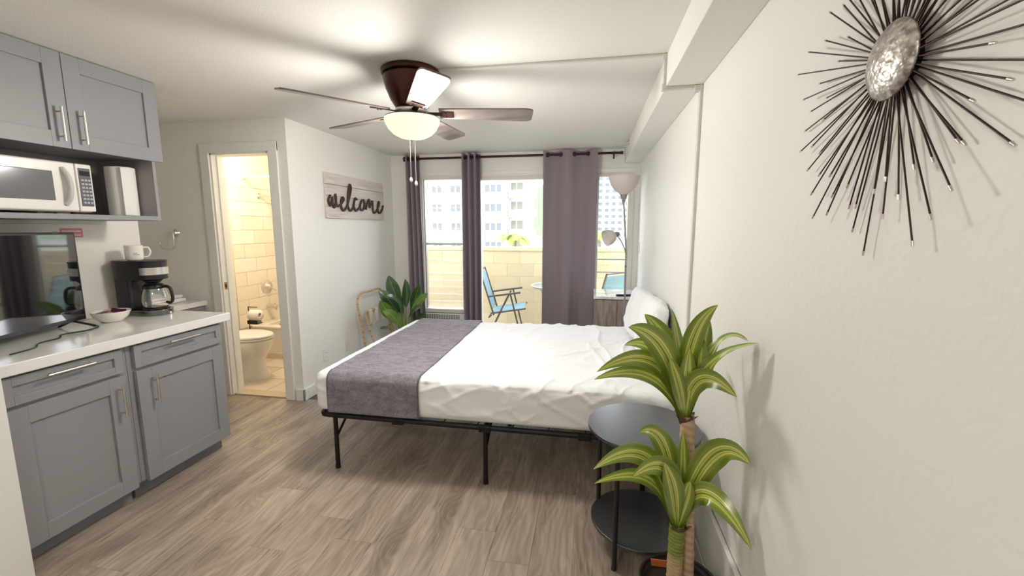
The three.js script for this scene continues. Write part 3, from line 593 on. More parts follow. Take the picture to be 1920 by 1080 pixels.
{
  const t = thing('platform_bed', 'black folding metal platform bed under the white mattress', 'bed', [-0.57, 0, -2.94]);
  const y = 0.338, x0 = -1.575, x1 = 0.43, z0 = -3.685, z1 = -2.195, rr_ = 0.016;
  const rail = (a, b) => part(t, 'rail', rod(a, b, rr_, rr_, 12), M.bedMetal);
  const corner = 0.05;
  part(t, 'rail', tube([[x1, y, z1], [x0 + corner, y, z1], [x0 + 0.015, y, z1 - 0.015], [x0, y, z1 - corner], [x0, y, z0 + corner], [x0 + 0.015, y, z0 + 0.015], [x0 + corner, y, z0], [x1, y, z0]], rr_, 160, 10, false, 0.05), M.bedMetal);
  rail([x1, y, z0], [x1, y, z1]); rail([x0, y, (z0 + z1) / 2], [x1, y, (z0 + z1) / 2]); rail([-0.55, y, z0], [-0.55, y, z1]);
  for (let i = 0; i < 9; i++) { const x = x0 + 0.18 + i * 0.2; part(t, 'cross_wire', rod([x, y + 0.012, z0], [x, y + 0.012, z1], 0.004, 0.004, 8), M.bedMetal); }
  for (const z of [z1, (z0 + z1) / 2, z0]) for (const x of [-1.475, -0.55, 0.31]) {
    const l = part(t, 'leg', [rod([x, 0.012, z], [x, y, z], 0.0135, 0.0135, 12)], M.bedMetal);
    part(l, 'foot_cap', rod([x, 0, z], [x, 0.02, z], 0.0155, 0.0155, 12), M.black);
    if (z > z0) part(t, 'brace', rod([x, 0.195, z], [x, y, z - 0.2], 0.0075, 0.0075, 8), M.bedMetal);
  }
  for (const x of [-1.07, -0.55, 0.0]) part(t, 'hinge_plate', [bx(x - 0.035, x + 0.035, y - 0.022, y + 0.018, z1 - 0.002, z1 + 0.02, 0.006), rod([x, y - 0.004, z1 + 0.018], [x, y - 0.004, z1 + 0.026], 0.006)], M.bedMetal);
}
function pillow(label, cx, cy, cz, lean, w, h, th, sd, turn = 0) {
  const g = roundedSolid(-th / 2, th / 2, -h / 2, h / 2, -w / 2, w / 2, 10, 40, 50, 0.03);
  const p = g.attributes.position;
  for (let i = 0; i < p.count; i++) {
    const x = p.getX(i), y = p.getY(i), z = p.getZ(i), a = 1 - Math.pow(Math.abs(2 * y / h), 2.6), b = 1 - Math.pow(Math.abs(2 * z / w), 2.6), k = 0.22 + 0.9 * Math.sqrt(Math.max(0, a * b));
    const wr = 0.012 * (vnoise(y * 14 + sd, z * 9, 0, 0, 90 + sd) - 0.5) + 0.016 * Math.pow(1 - Math.abs(2 * vnoise((y + z * 0.6) * 11, (z - y * 0.5) * 4, 0, 0, 95 + sd) - 1), 4);
    p.setXYZ(i, x * k + Math.sign(x) * wr, y * (1 - 0.05 * (1 - b)), z * (1 - 0.05 * (1 - a)));
  }
  g.computeVertexNormals(); g.rotateZ(lean); g.rotateY(turn);
  const t = thing('pillow', label, 'pillow', [cx, cy, cz], 0, 'white pillows on the bed');
  mesh(t, 'pillowcase', g, M.pillow);
}
pillow('white pillow leaning on the wall at the window side of the bed', 0.40, 0.785, -3.43, -0.2, 0.52, 0.36, 0.15, 1, 0.06);
pillow('white pillow leaning on the wall behind the tall striped plant', 0.415, 0.795, -2.88, -0.18, 0.50, 0.38, 0.14, 5);

// ------------------------------------------------------------------ curtains and rod
const RY = 2.232, RZ = -4.775;
{
  const t = thing('curtain_rod', 'dark bronze curtain rod above the window wall', 'curtain rod', [-0.9, RY, RZ]);
  part(t, 'rod', rod([-2.10, RY, RZ], [0.318, RY, RZ], 0.0125, 0.0125, 16), M.bronze);
  part(t, 'finial', [rod([-2.135, RY, RZ], [-2.10, RY, RZ], 0.032, 0.018, 4)], M.bronze);
  part(t, 'finial', [rod([0.30, RY, RZ], [0.325, RY, RZ], 0.017, 0.017)], M.bronze);
  for (const x of [-2.088, 0.235]) part(t, 'bracket', [bx(x - 0.008, x + 0.008, RY - 0.045, RY + 0.012, ZW, ZW + 0.006), bx(x - 0.005, x + 0.005, RY - 0.03, RY - 0.016, RZ - 0.012, ZW + 0.006), new THREE.TorusGeometry(0.016, 0.004, 8, 20).rotateY(Math.PI / 2).translate(x, RY, RZ)], M.bronze);
}
function curtain(label, x0, x1, yb, folds, amp, ph, opt = {}) {
  const t = thing('curtain', label, 'curtain', [(x0 + x1) / 2, yb, RZ], 0, 'grey grommet curtains');
  const n = folds * 18, m = 44, pos = [], uv = [], ix = [], top = RY + 0.042;
  const wave = (u, k) => { const q = 2 * Math.PI * folds * u + ph + 0.35 * Math.sin(k * 3 + u * 7) * k; return Math.sin(q) + 0.18 * Math.sin(2 * q + 1.3) * k + (opt.fine || 0) * Math.sin(3 * q + 0.6 + 0.8 * k) * k; };
  for (let j = 0; j <= m; j++) for (let i = 0; i <= n; i++) {
    const u = i / n, k = j / m, x = x0 + (x1 - x0) * u + (opt.drift || 0) * k * (u - 0.3) + (opt.shift || 0) * k;
    const a = amp * (1 - 0.2 * Math.sin(k * 3.1));
    pos.push(x, top + (yb - top) * k + (j === 0 ? 0.004 * wave(u, 0) : 0), RZ + a * wave(u, k)); uv.push(u * (x1 - x0) * 2, k * 2.2);
  }
  for (let j = 0; j < m; j++) for (let i = 0; i < n; i++) { const a = j * (n + 1) + i, b = a + 1, c = a + n + 1, d = c + 1; ix.push(a, c, b, b, c, d); }
  const g = new THREE.BufferGeometry(); g.setAttribute('position', new THREE.Float32BufferAttribute(pos, 3)); g.setAttribute('uv', new THREE.Float32BufferAttribute(uv, 2)); g.setIndex(ix); g.computeVertexNormals();
  part(t, 'cloth', g, M.fabricGrey, true);
  for (let c = 0; c < folds * 2; c++) {                       // an eyelet where the cloth crosses the rod
    const u = ((c * Math.PI - ph) / (2 * Math.PI * folds)), uu = u - Math.floor(u), slope = Math.cos(2 * Math.PI * folds * uu + ph) * amp * 2 * Math.PI * folds / (x1 - x0);
    if (uu < 0.02 || uu > 0.98) continue;
    part(t, 'grommet', new THREE.TorusGeometry(0.021, 0.0045, 8, 24).rotateY(-Math.atan(slope)).translate(x0 + (x1 - x0) * uu, RY, RZ), opt.dark || M.bronze);
  }
}
curtain('grey grommet curtain bunched narrow in the left corner of the window wall', -2.105, -1.945, 0.03, 3, 0.045, 0.6, { drift: 0.04, shift: 0.01 });
curtain('grey grommet curtain bunched between louvre window and balcony door', -1.43, -1.215, 0.03, 3, 0.05, 1.2);
curtain('wide grey grommet curtain drawn over the right part of the balcony door', -0.515, 0.065, 0.03, 2, 0.036, 2.2, { fine: 0.22 });
// air conditioner under the louvre window
{
  const t = thing('air_conditioner', 'white window air conditioner below the louvre window', 'air conditioner', [-1.71, 0.13, ZW]);
  part(t, 'housing', bx(-1.97, -1.445, 0.14, 0.425, ZW - 0.3, ZW + 0.010, 0.008), M.whitePlastic);
  part(t, 'fascia', bx(-1.965, -1.45, 0.145, 0.42, ZW + 0.010, ZW + 0.028, 0.006), M.whitePlastic);
  part(t, 'grille_recess', bx(-1.945, -1.52, 0.335, 0.405, ZW + 0.024, ZW + 0.029), mat(0x77746f, 0.6));
  for (let i = 0; i < 14; i++) part(t, 'grille_bar', bx(-1.942 + i * 0.031, -1.937 + i * 0.031, 0.335, 0.405, ZW + 0.028, ZW + 0.034), M.whitePlastic);
  for (let i = 0; i < 3; i++) part(t, 'grille_bar', bx(-1.945, -1.52, 0.348 + i * 0.02, 0.352 + i * 0.02, ZW + 0.028, ZW + 0.035), M.whitePlastic);
}

// ------------------------------------------------------------------ dresser, lamp
const walnut = tex(256, 512, (u, v) => { const s = fbm(u * 40, v * 5, 40, 5, 401, 4), c = fbm(u * 5, v * 3, 5, 3, 402, 3); return mixc([120, 105, 96], [178, 163, 152], clamp((s * 0.65 + c * 0.35 - 0.5) * 1.9 + 0.5)); }, true, 1.2, 1.2);
const marble = tex(512, 512, (u, v) => { const n = fbm(u * 5 + fbm(u * 4, v * 4, 4, 4, 411, 3), v * 5, 0, 0, 412, 4), k = Math.pow(1 - Math.abs(2 * n - 1), 7); return mixc([240, 240, 240], [186, 190, 198], k * 0.8); }, true, 1.6, 1.6);
{
  const t = thing('dresser', 'greyish wood dresser with white marbled top beside the window', 'dresser', [0.27, 0, -4.48]), wood = mat(0xffffff, 0.5, { map: walnut });
  part(t, 'body', [bx(0.065, 0.495, 0.06, 0.755, -4.74, -4.235, 0.003)], wood);
  part(t, 'front_panel', [bx(0.07, 0.278, 0.09, 0.745, -4.235, -4.218, 0.002), bx(0.282, 0.492, 0.09, 0.745, -4.235, -4.218, 0.002)], wood);
  part(t, 'top', bx(0.052, 0.50, 0.755, 0.782, -4.745, -4.212, 0.004), phys(0xffffff, 0.12, { map: marble, clearcoat: 0.5 }));
  for (const x of [0.09, 0.47]) for (const z of [-4.26, -4.71]) part(t, 'foot', bx(x - 0.02, x + 0.02, 0, 0.06, z - 0.02, z + 0.02), M.blackMatte);
  const r = thing('remote_control', 'black remote control lying on the white dresser top', 'remote', [0.36, 0.7825, -4.28], 0.08);
  mesh(r, 'case', bx(-0.09, 0.09, 0, 0.018, -0.022, 0.022, 0.006), M.black);
  for (let i = 0; i < 8; i++) for (let k = 0; k < 2; k++) mesh(r, 'button', rod([-0.07 + i * 0.019, 0.017, -0.008 + k * 0.016], [-0.07 + i * 0.019, 0.0195, -0.008 + k * 0.016], 0.004, 0.004, 8), mat(0x55555a, 0.5));
}
{
  const x = 0.335, z = -4.02, t = thing('floor_lamp', 'slim grey floor lamp with bowl uplight and a side reading shade', 'lamp', [x, 0, z]);
  const shade = phys(0xe9e1dc, 0.6, { transmission: 0.35, thickness: 0, side: THREE.DoubleSide });
  part(t, 'base', lathe([[0, 0], [0.12, 0], [0.12, 0.012], [0.03, 0.022], [0.012, 0.04], [0, 0.04]], 40, x, 0, z), M.steelGrey);
  part(t, 'pole', [rod([x, 0.03, z], [x, 0.62, z], 0.0095), rod([x, 0.62, z], [x - 0.004, 1.24, z], 0.0088), rod([x - 0.004, 1.24, z], [x - 0.04, 1.66, z], 0.008)], M.steelGrey);
  part(t, 'shade_cup', lathe([[0.0085, 0], [0.012, 0.02], [0.03, 0.08], [0.046, 0.105], [0.02, 0.1], [0, 0.098]], 32, x - 0.042, 1.655, z), M.steelGrey);
  part(t, 'bowl_shade', lathe([[0.03, 0.085], [0.048, 0.1], [0.085, 0.13], [0.118, 0.175], [0.136, 0.235], [0.138, 0.25], [0.135, 0.25], [0.132, 0.235], [0.114, 0.178], [0.08, 0.134], [0.03, 0.1]], 44, x - 0.042, 1.655, z), shade);
  const ar = part(t, 'reading_arm', tube([[x - 0.004, 1.20, z], [x - 0.02, 1.26, z + 0.01], [x - 0.055, 1.33, z + 0.025], [x - 0.095, 1.385, z + 0.035]], 0.0055, 30, 8), M.steelGrey);
  const dir = V(-0.86, -0.32, 0.40).normalize(), q = new THREE.Quaternion().setFromUnitVectors(UP, dir), at = V(x - 0.09, 1.392, z + 0.034);
  part(ar, 'socket', lathe([[0, -0.02], [0.018, -0.015], [0.024, 0.0], [0.026, 0.035], [0, 0.036]], 24).applyQuaternion(q).translate(at.x, at.y, at.z), mat(0x7b7778, 0.4));
  part(t, 'reading_shade', lathe([[0.022, 0.02], [0.05, 0.04], [0.068, 0.075], [0.074, 0.12], [0.0715, 0.12], [0.065, 0.077], [0.047, 0.043], [0.02, 0.024]], 36).applyQuaternion(q).translate(at.x, at.y, at.z), shade);
  part(t, 'switch_knob', rod([x - 0.006, 1.10, z + 0.006], [x - 0.006, 1.10, z + 0.02], 0.007), M.black);
}

// ------------------------------------------------------------------ ceiling fan
{
  const X = -0.975, Z = -2.31, t = thing('ceiling_fan', 'five blade bronze ceiling fan with glowing glass bowl light', 'ceiling fan', [X, CY, Z]);
  const fanMetal = mat(0x4a2c28, 0.3, { metalness: 0.75 });
  mesh(t, 'canopy', lathe([[0, 0], [0.152, 0], [0.158, -0.008], [0.158, -0.022], [0.15, -0.03], [0, -0.03]], 48), fanMetal);
  mesh(t, 'motor_housing', lathe([[0, -0.03], [0.146, -0.03], [0.15, -0.04], [0.146, -0.055], [0.135, -0.1], [0.112, -0.155], [0.09, -0.188], [0.08, -0.2], [0, -0.2]], 48), fanMetal);
  mesh(t, 'rotor', lathe([[0, -0.2], [0.088, -0.2], [0.092, -0.21], [0.088, -0.228], [0, -0.228]], 40), M.nickel);
  mesh(t, 'light_kit', lathe([[0, -0.228], [0.06, -0.228], [0.062, -0.24], [0.148, -0.246], [0.15, -0.252], [0, -0.252]], 40), M.nickel);
  const blade = tex(256, 64, (u, v) => mixc([98, 89, 83], [136, 127, 121], clamp(fbm(u * 6, v * 30, 6, 30, 421, 4) * 1.4 - 0.2)), true, 1, 1), bladeMat = mat(0xffffff, 0.32, { map: blade });
  const sh = new THREE.Shape(); sh.moveTo(0.15, -0.052); sh.lineTo(0.60, -0.07); sh.quadraticCurveTo(0.662, -0.07, 0.662, -0.045); sh.lineTo(0.662, 0.045); sh.quadraticCurveTo(0.662, 0.07, 0.60, 0.07); sh.lineTo(0.15, 0.052); sh.lineTo(0.15, -0.052);
  for (let i = 0; i < 5; i++) {
    const a = (58.3 + 72 * i) * Math.PI / 180, place = (g) => { g.rotateX(-12 * Math.PI / 180); g.rotateY(-a); g.translate(0, -0.216, 0); return g; };
    const b = mesh(t, 'blade', place(ext(sh, 0.006, 0.001).rotateX(Math.PI / 2)), bladeMat);
    mesh(b, 'blade_iron', [place(bx(0.075, 0.17, -0.010, -0.004, -0.016, 0.016, 0.002)), place(bx(0.165, 0.225, -0.012, -0.0065, -0.034, 0.034, 0.003)), place(rod([0.185, -0.016, -0.02], [0.185, -0.01, -0.02], 0.005)), place(rod([0.185, -0.016, 0.02], [0.185, -0.01, 0.02], 0.005))], fanMetal);
  }
  mesh(t, 'glass_bowl', lathe([[0.147, -0.252], [0.15, -0.258], [0.147, -0.272], [0.132, -0.302], [0.105, -0.33], [0.07, -0.348], [0.03, -0.357], [0.0, -0.358]], 48), mat(0xfff6e0, 0.35, { emissive: 0xffeabc, emissiveIntensity: 0.72, side: THREE.DoubleSide }));
  mesh(t, 'finial', lathe([[0, -0.352], [0.02, -0.356], [0.016, -0.366], [0.008, -0.372], [0, -0.376]], 24), M.nickel);
  for (const [dx, dz, L] of [[-0.012, 0.012, 0.2], [0.012, 0.0, 0.22]]) {
    const c = mesh(t, 'pull_chain', rod([dx, -0.36, dz], [dx, -0.36 - L, dz], 0.0016, 0.0016, 6), M.nickel);
    mesh(c, 'chain_pull', lathe([[0, 0.012], [0.005, 0.008], [0.0085, -0.004], [0.007, -0.014], [0, -0.018]], 16, dx, -0.372 - L, dz), mat(0xe8e0d2, 0.3));
  }
  const l = new THREE.PointLight(0xfffaf3, FAN_LIGHT, 0, 2); l.position.set(0, -0.30, 0); l.castShadow = true; l.shadow.radius = 7; t.add(l);
}
{ // flush ceiling panel over the entry, behind the camera: it lights the near side of the bed and the cabinets
  RectAreaLightUniformsLib.init();
  const t = thing('entry_lamp', 'flush square ceiling lamp over the entry behind the viewer', 'lamp', [-0.95, CY, 0.75]);
  mesh(t, 'frame', [bx(-0.31, 0.31, -0.03, 0, -0.31, -0.29), bx(-0.31, 0.31, -0.03, 0, 0.29, 0.31), bx(-0.31, -0.29, -0.03, 0, -0.29, 0.29), bx(0.29, 0.31, -0.03, 0, -0.29, 0.29)], M.whitePaint);
  mesh(t, 'diffuser', bx(-0.29, 0.29, -0.022, -0.006, -0.29, 0.29), mat(0xffffff, 0.6, { emissive: 0xfff6ea, emissiveIntensity: 1.2 }));
  const l = new THREE.RectAreaLight(0xfffbf5, ENTRY_LIGHT, 0.56, 0.56); l.position.set(0, -0.028, 0); l.rotation.x = -Math.PI / 2; l.castShadow = true; t.add(l);
}
// surface raceway: ceiling, round the beam, down the wall
{
  const t = thing('cable_raceway', 'white surface cable channel from the fan across the beam and down the wall', 'cable channel', [XR, 0.31, -2.40]), m = mat(0xd8d5cb, 0.45), z = -2.385;
  part(t, 'ceiling_run', bx(-0.83, 0.35, CY - 0.012, CY, -2.325, -2.305, 0.003), m);
  part(t, 'beam_side_run', bx(0.336, 0.35, 2.125, CY, -2.325, -2.305, 0.003), m);
  part(t, 'beam_under_run', bx(0.336, XR, 2.12, 2.135, -2.327, -2.303, 0.003), m);
  part(t, 'wall_run', bx(XR - 0.014, XR, 0.31, 2.135, -2.33, -2.298, 0.003), m);
  part(t, 'elbow', [bx(0.328, 0.352, CY - 0.03, CY - 0.001, -2.328, -2.302, 0.004), bx(0.33, 0.36, 2.117, 2.15, -2.33, -2.30, 0.004), bx(XR - 0.04, XR - 0.001, 2.105, 2.134, -2.332, -2.296, 0.004)], m);
}
{
  const t = thing('sprinkler_head', 'small sprinkler head on the beam near the window', 'sprinkler', [0.35, 2.26, -4.33]);
  part(t, 'escutcheon', rod([0.35, 2.255, -4.33], [0.343, 2.255, -4.33], 0.03, 0.026, 24), M.nickel);
  part(t, 'nozzle', rod([0.343, 2.255, -4.33], [0.32, 2.255, -4.33], 0.009, 0.012), M.nickel);
}
function plate(name, label, cat, x, y, z, nx, kind) {         // wall plates; nx is the way they face
  const t = thing(name, label, cat, [x, y, z]); const f = (a, b) => [Math.min(x + nx * a, x + nx * b), Math.max(x + nx * a, x + nx * b)];
  part(t, 'cover', bx(...f(0, 0.006), y - 0.058, y + 0.058, z - 0.038, z + 0.038, 0.002), M.whitePlastic);
  if (kind === 'outlet') for (const dy of [-0.02, 0.02]) { const s = part(t, 'socket', bx(...f(0.006, 0.008), y + dy - 0.014, y + dy + 0.014, z - 0.016, z + 0.016, 0.001), M.whitePaint); part(s, 'slots', [bx(...f(0.008, 0.0084), y + dy - 0.005, y + dy + 0.006, z - 0.008, z - 0.005), bx(...f(0.008, 0.0084), y + dy - 0.005, y + dy + 0.006, z + 0.005, z + 0.008)], M.blackMatte); }
  if (kind === 'switch') for (const dy of [-0.02, 0.02]) part(t, 'toggle', bx(...f(0.006, 0.016), y + dy - 0.01, y + dy + 0.01, z - 0.008, z + 0.008, 0.002), M.whitePaint);
}
plate('wall_outlet', 'white double outlet low on the wall under the welcome sign', 'outlet', XW, 0.30, -3.40, 1, 'outlet');
plate('cover_plate', 'blank white cover plate low on the wall near the luggage rack', 'cover plate', XW, 0.30, -3.74, 1, 'blank');
plate('wall_switch', 'white wall switch beside the window on the right wall', 'switch', XR, 1.24, -4.70, -1, 'switch');

// ------------------------------------------------------------------ welcome sign
{
  const t = thing('wall_sign', 'whitewashed plank sign reading welcome in raised script', 'sign', [XW, 1.535, -4.06]);
  const planks = tex(512, 128, (u, v) => { const s = fbm(u * 5, v * 24, 5, 24, 431, 4), c = fbm(u * 4, v * 3, 4, 3, 432, 3); return mixc([186, 176, 170], [226, 219, 211], clamp((s * 0.6 + c * 0.4 - 0.5) * 1.8 + 0.55)); }, true, 1, 3), pm = mat(0xffffff, 0.75, { map: planks });
  const ys = [1.535, 1.637, 1.739, 1.841, 1.940];
  for (let i = 0; i < 4; i++) part(t, 'plank', bx(XW + 0.002, XW + 0.020 + (i === 3 ? 0.0 : 0.001 * i), ys[i] + 0.0008, ys[i + 1] - (i === 2 ? 0.0035 : 0.0008), -4.60, -3.515, 0.0015), pm);
  part(t, 'batten', [bx(XW, XW + 0.002, 1.55, 1.93, -3.72, -3.66), bx(XW, XW + 0.002, 1.55, 1.93, -4.45, -4.39)], pm);
  const S = [[[-3.561, 1.739], [-3.529, 1.695], [-3.55, 1.648], [-3.576, 1.681], [-3.591, 1.726], [-3.592, 1.664], [-3.609, 1.632], [-3.634, 1.661], [-3.648, 1.714], [-3.64, 1.757], [-3.645, 1.69], [-3.662, 1.649],
    [-3.715, 1.665], [-3.773, 1.71], [-3.756, 1.733], [-3.729, 1.695], [-3.728, 1.636], [-3.758, 1.61], [-3.81, 1.64],
    [-3.862, 1.716], [-3.909, 1.823], [-3.893, 1.865], [-3.866, 1.813], [-3.843, 1.696], [-3.849, 1.635], [-3.875, 1.612], [-3.923, 1.636], [-3.951, 1.684]],
  [[-4.009, 1.728], [-3.98, 1.739], [-3.951, 1.684], [-3.959, 1.634], [-3.987, 1.616], [-4.057, 1.654]],
  [[-4.14, 1.732], [-4.095, 1.717], [-4.065, 1.664], [-4.082, 1.628], [-4.129, 1.638], [-4.152, 1.688], [-4.143, 1.73], [-4.163, 1.695], [-4.188, 1.69]],
  [[-4.177, 1.64], [-4.217, 1.711], [-4.253, 1.745], [-4.255, 1.693], [-4.259, 1.663], [-4.305, 1.72], [-4.326, 1.721], [-4.326, 1.65], [-4.346, 1.606], [-4.403, 1.632], [-4.471, 1.705], [-4.463, 1.734], [-4.436, 1.682], [-4.439, 1.626], [-4.474, 1.608], [-4.53, 1.644], [-4.56, 1.695]]];
  part(t, 'script_lettering', S.map((s) => tube(s.map(([z, y]) => [XW + 0.033, y, z]), 0.0105, s.length * 9, 8)), mat(0x3b2726, 0.55));
}

// ------------------------------------------------------------------ luggage rack leaning by the welcome wall
{
  const t = thing('luggage_rack', 'folded bamboo luggage rack with beige straps leaning on the wall', 'luggage rack', [-2.24, 0, -4.1]);
  const bam = tex(128, 512, (u, v) => { const k = fbm(u * 6, v * 20, 6, 20, 441, 3), node = Math.abs(((v * 6) % 1) - 0.5) < 0.04 ? 1 : 0; return mixc(mixc([170, 138, 92], [208, 180, 134], k), [92, 56, 30], node * 0.8); }, true, 3, 3), bm = mat(0xffffff, 0.4, { map: bam });
  const xo = -2.20, lean = (y) => -2.19 - 0.10 * y;
  const U = (z0, z1, top, c, dx, sgn) => [[lean(0) + dx, 0.012, z0], [lean(top * 0.5) + dx * (1 - sgn), top * 0.55, z0 + 0.004], [lean(top * 0.8), top - c * 1.25, z0 - 0.004], [lean(top), top - c * 0.35, z0 - c * 0.35], [lean(top), top, z0 - c], [lean(top), top, (z0 + z1) / 2], [lean(top), top, z1 + c], [lean(top), top - c * 0.35, z1 + c * 0.35], [lean(top * 0.8), top - c * 1.25, z1 + 0.004], [lean(top * 0.5) + dx * (1 - sgn), top * 0.55, z1 - 0.004], [lean(0) + dx, 0.012, z1]];
  part(t, 'back_frame', tube(U(-3.83, -4.40, 0.79, 0.11, 0.02, 0), 0.011, 140, 10), bm);
  part(t, 'front_frame', tube(U(-3.885, -4.345, 0.60, 0.04, 0.13, 0.6).map(([x, y, z]) => [x + 0.035, y, z]), 0.010, 120, 10), bm);
  for (const z of [-3.855, -4.372]) part(t, 'pivot', rod([-2.215, 0.36, z - 0.03], [-2.215, 0.36, z + 0.03], 0.007), M.nickel);
  part(t, 'stretcher', rod([-2.165, 0.09, -3.885], [-2.165, 0.09, -4.345], 0.008), bm);
  for (let i = 0; i < 3; i++) {
    const z = -3.975 - i * 0.135, st = tube([[-2.205, 0.615, z], [-2.195, 0.60, z], [-2.19, 0.53, z - 0.004], [-2.20, 0.46, z + 0.004], [-2.225, 0.44, z + 0.004], [-2.24, 0.50, z], [-2.243, 0.61, z]], 0.036, 40, 8);
    const p = st.attributes.position, c = V(), path = st.parameters.path;
    for (let k = 0; k < p.count; k++) { const zz = p.getZ(k); const s = Math.floor(k / 9) / 40; path.getPointAt(clamp(s), c); p.setXYZ(k, c.x + (p.getX(k) - c.x) * 0.05, c.y + (p.getY(k) - c.y) * 0.05, zz); }
    st.computeVertexNormals();
    part(t, 'strap', st, mat(0xe0d5c4, 0.9, { bumpMap: weave, bumpScale: 0.0006 }));
  }
}

// ------------------------------------------------------------------ plants
function leafGeo(pts, width, N, o = {}) {
  const cv = new THREE.QuadraticBezierCurve3(V(...pts[0]), V(...pts[0]).lerp(V(...pts[2]), 0.5).multiplyScalar(-1).addScaledVector(V(...pts[1]), 2), V(...pts[2]));
  const n = 22, m = 6, pos = [], uv = [], ix = [], nh = V(...N).normalize();
  for (let j = 0; j <= n; j++) {
    const s = j / n, c = cv.getPoint(s), tg = cv.getTangent(s), side = tg.clone().cross(nh).normalize(), nor = side.clone().cross(tg).normalize();
    const tw = (o.twist || 0) * (s - 0.3), sd = side.clone().multiplyScalar(Math.cos(tw)).addScaledVector(nor, Math.sin(tw)), nn = sd.clone().cross(tg).normalize();
    const pk = o.peak || 0.5, w = width * (s < pk ? (o.stem ?? 0.3) + (1 - (o.stem ?? 0.3)) * Math.sin(s / pk * Math.PI / 2) : Math.pow(Math.cos((s - pk) / (1 - pk) * Math.PI / 2), 0.8));
    for (let i = 0; i <= m; i++) {
      const q = (i / m - 0.5) * 2, fold = (o.fold ?? 0.22) * Math.abs(q) * w * 0.5 * (1 - 0.5 * s) + (o.ruffle || 0) * Math.sin(s * 22 + q) * Math.abs(q) * w;
      const p = c.clone().addScaledVector(sd, q * w * 0.5).addScaledVector(nn, fold);
      pos.push(p.x, p.y, p.z); uv.push(i / m, s);
    }
  }
  for (let j = 0; j < n; j++) for (let i = 0; i < m; i++) { const a = j * (m + 1) + i, b = a + 1, c = a + m + 1, d = c + 1; ix.push(a, b, c, b, d, c); }
  const g = new THREE.BufferGeometry(); g.setAttribute('position', new THREE.Float32BufferAttribute(pos, 3)); g.setAttribute('uv', new THREE.Float32BufferAttribute(uv, 2)); g.setIndex(ix); g.computeVertexNormals();
  return g;
}
const stripes = tex(128, 256, (u, v) => {
  const d = u - 0.5 + 0.012 * Math.sin(v * 9), n = fbm(u * 30, v * 4, 30, 4, 451, 3);
  let c = mixc([92, 112, 34], [134, 150, 48], n);
  const line = (at, w) => Math.exp(-(((d - at) / w) ** 2));
  const yl = clamp(line(-0.16, 0.036) + line(0.15, 0.04) + 0.8 * line(-0.07, 0.018) + 0.85 * line(0.06, 0.02) + 0.4 * line(0.26, 0.012) + 0.4 * line(-0.27, 0.012));
  c = mixc(c, [168, 180, 66], 0.6 * Math.exp(-((d / 0.2) ** 2)));
  c = mixc(c, [236, 232, 138], yl * (0.75 + 0.25 * n));
  return mixc(c, [46, 70, 24], 0.7 * line(0, 0.012));
});
M.dracaena = phys(0xffffff, 0.26, { map: stripes, side: THREE.DoubleSide, clearcoat: 0.5, clearcoatRoughness: 0.22 });
const ringed = (c1, c2, s) => tex(64, 256, (u, v) => { const k = fbm(u * 6, v * 50, 6, 50, s, 3), r = Math.abs(((v * 24 + 0.3 * Math.sin(u * 6.28)) % 1) - 0.5) * 2; return mixc(c1, c2, clamp(0.5 * k + 0.5 * r)); }, true, 1, 1);
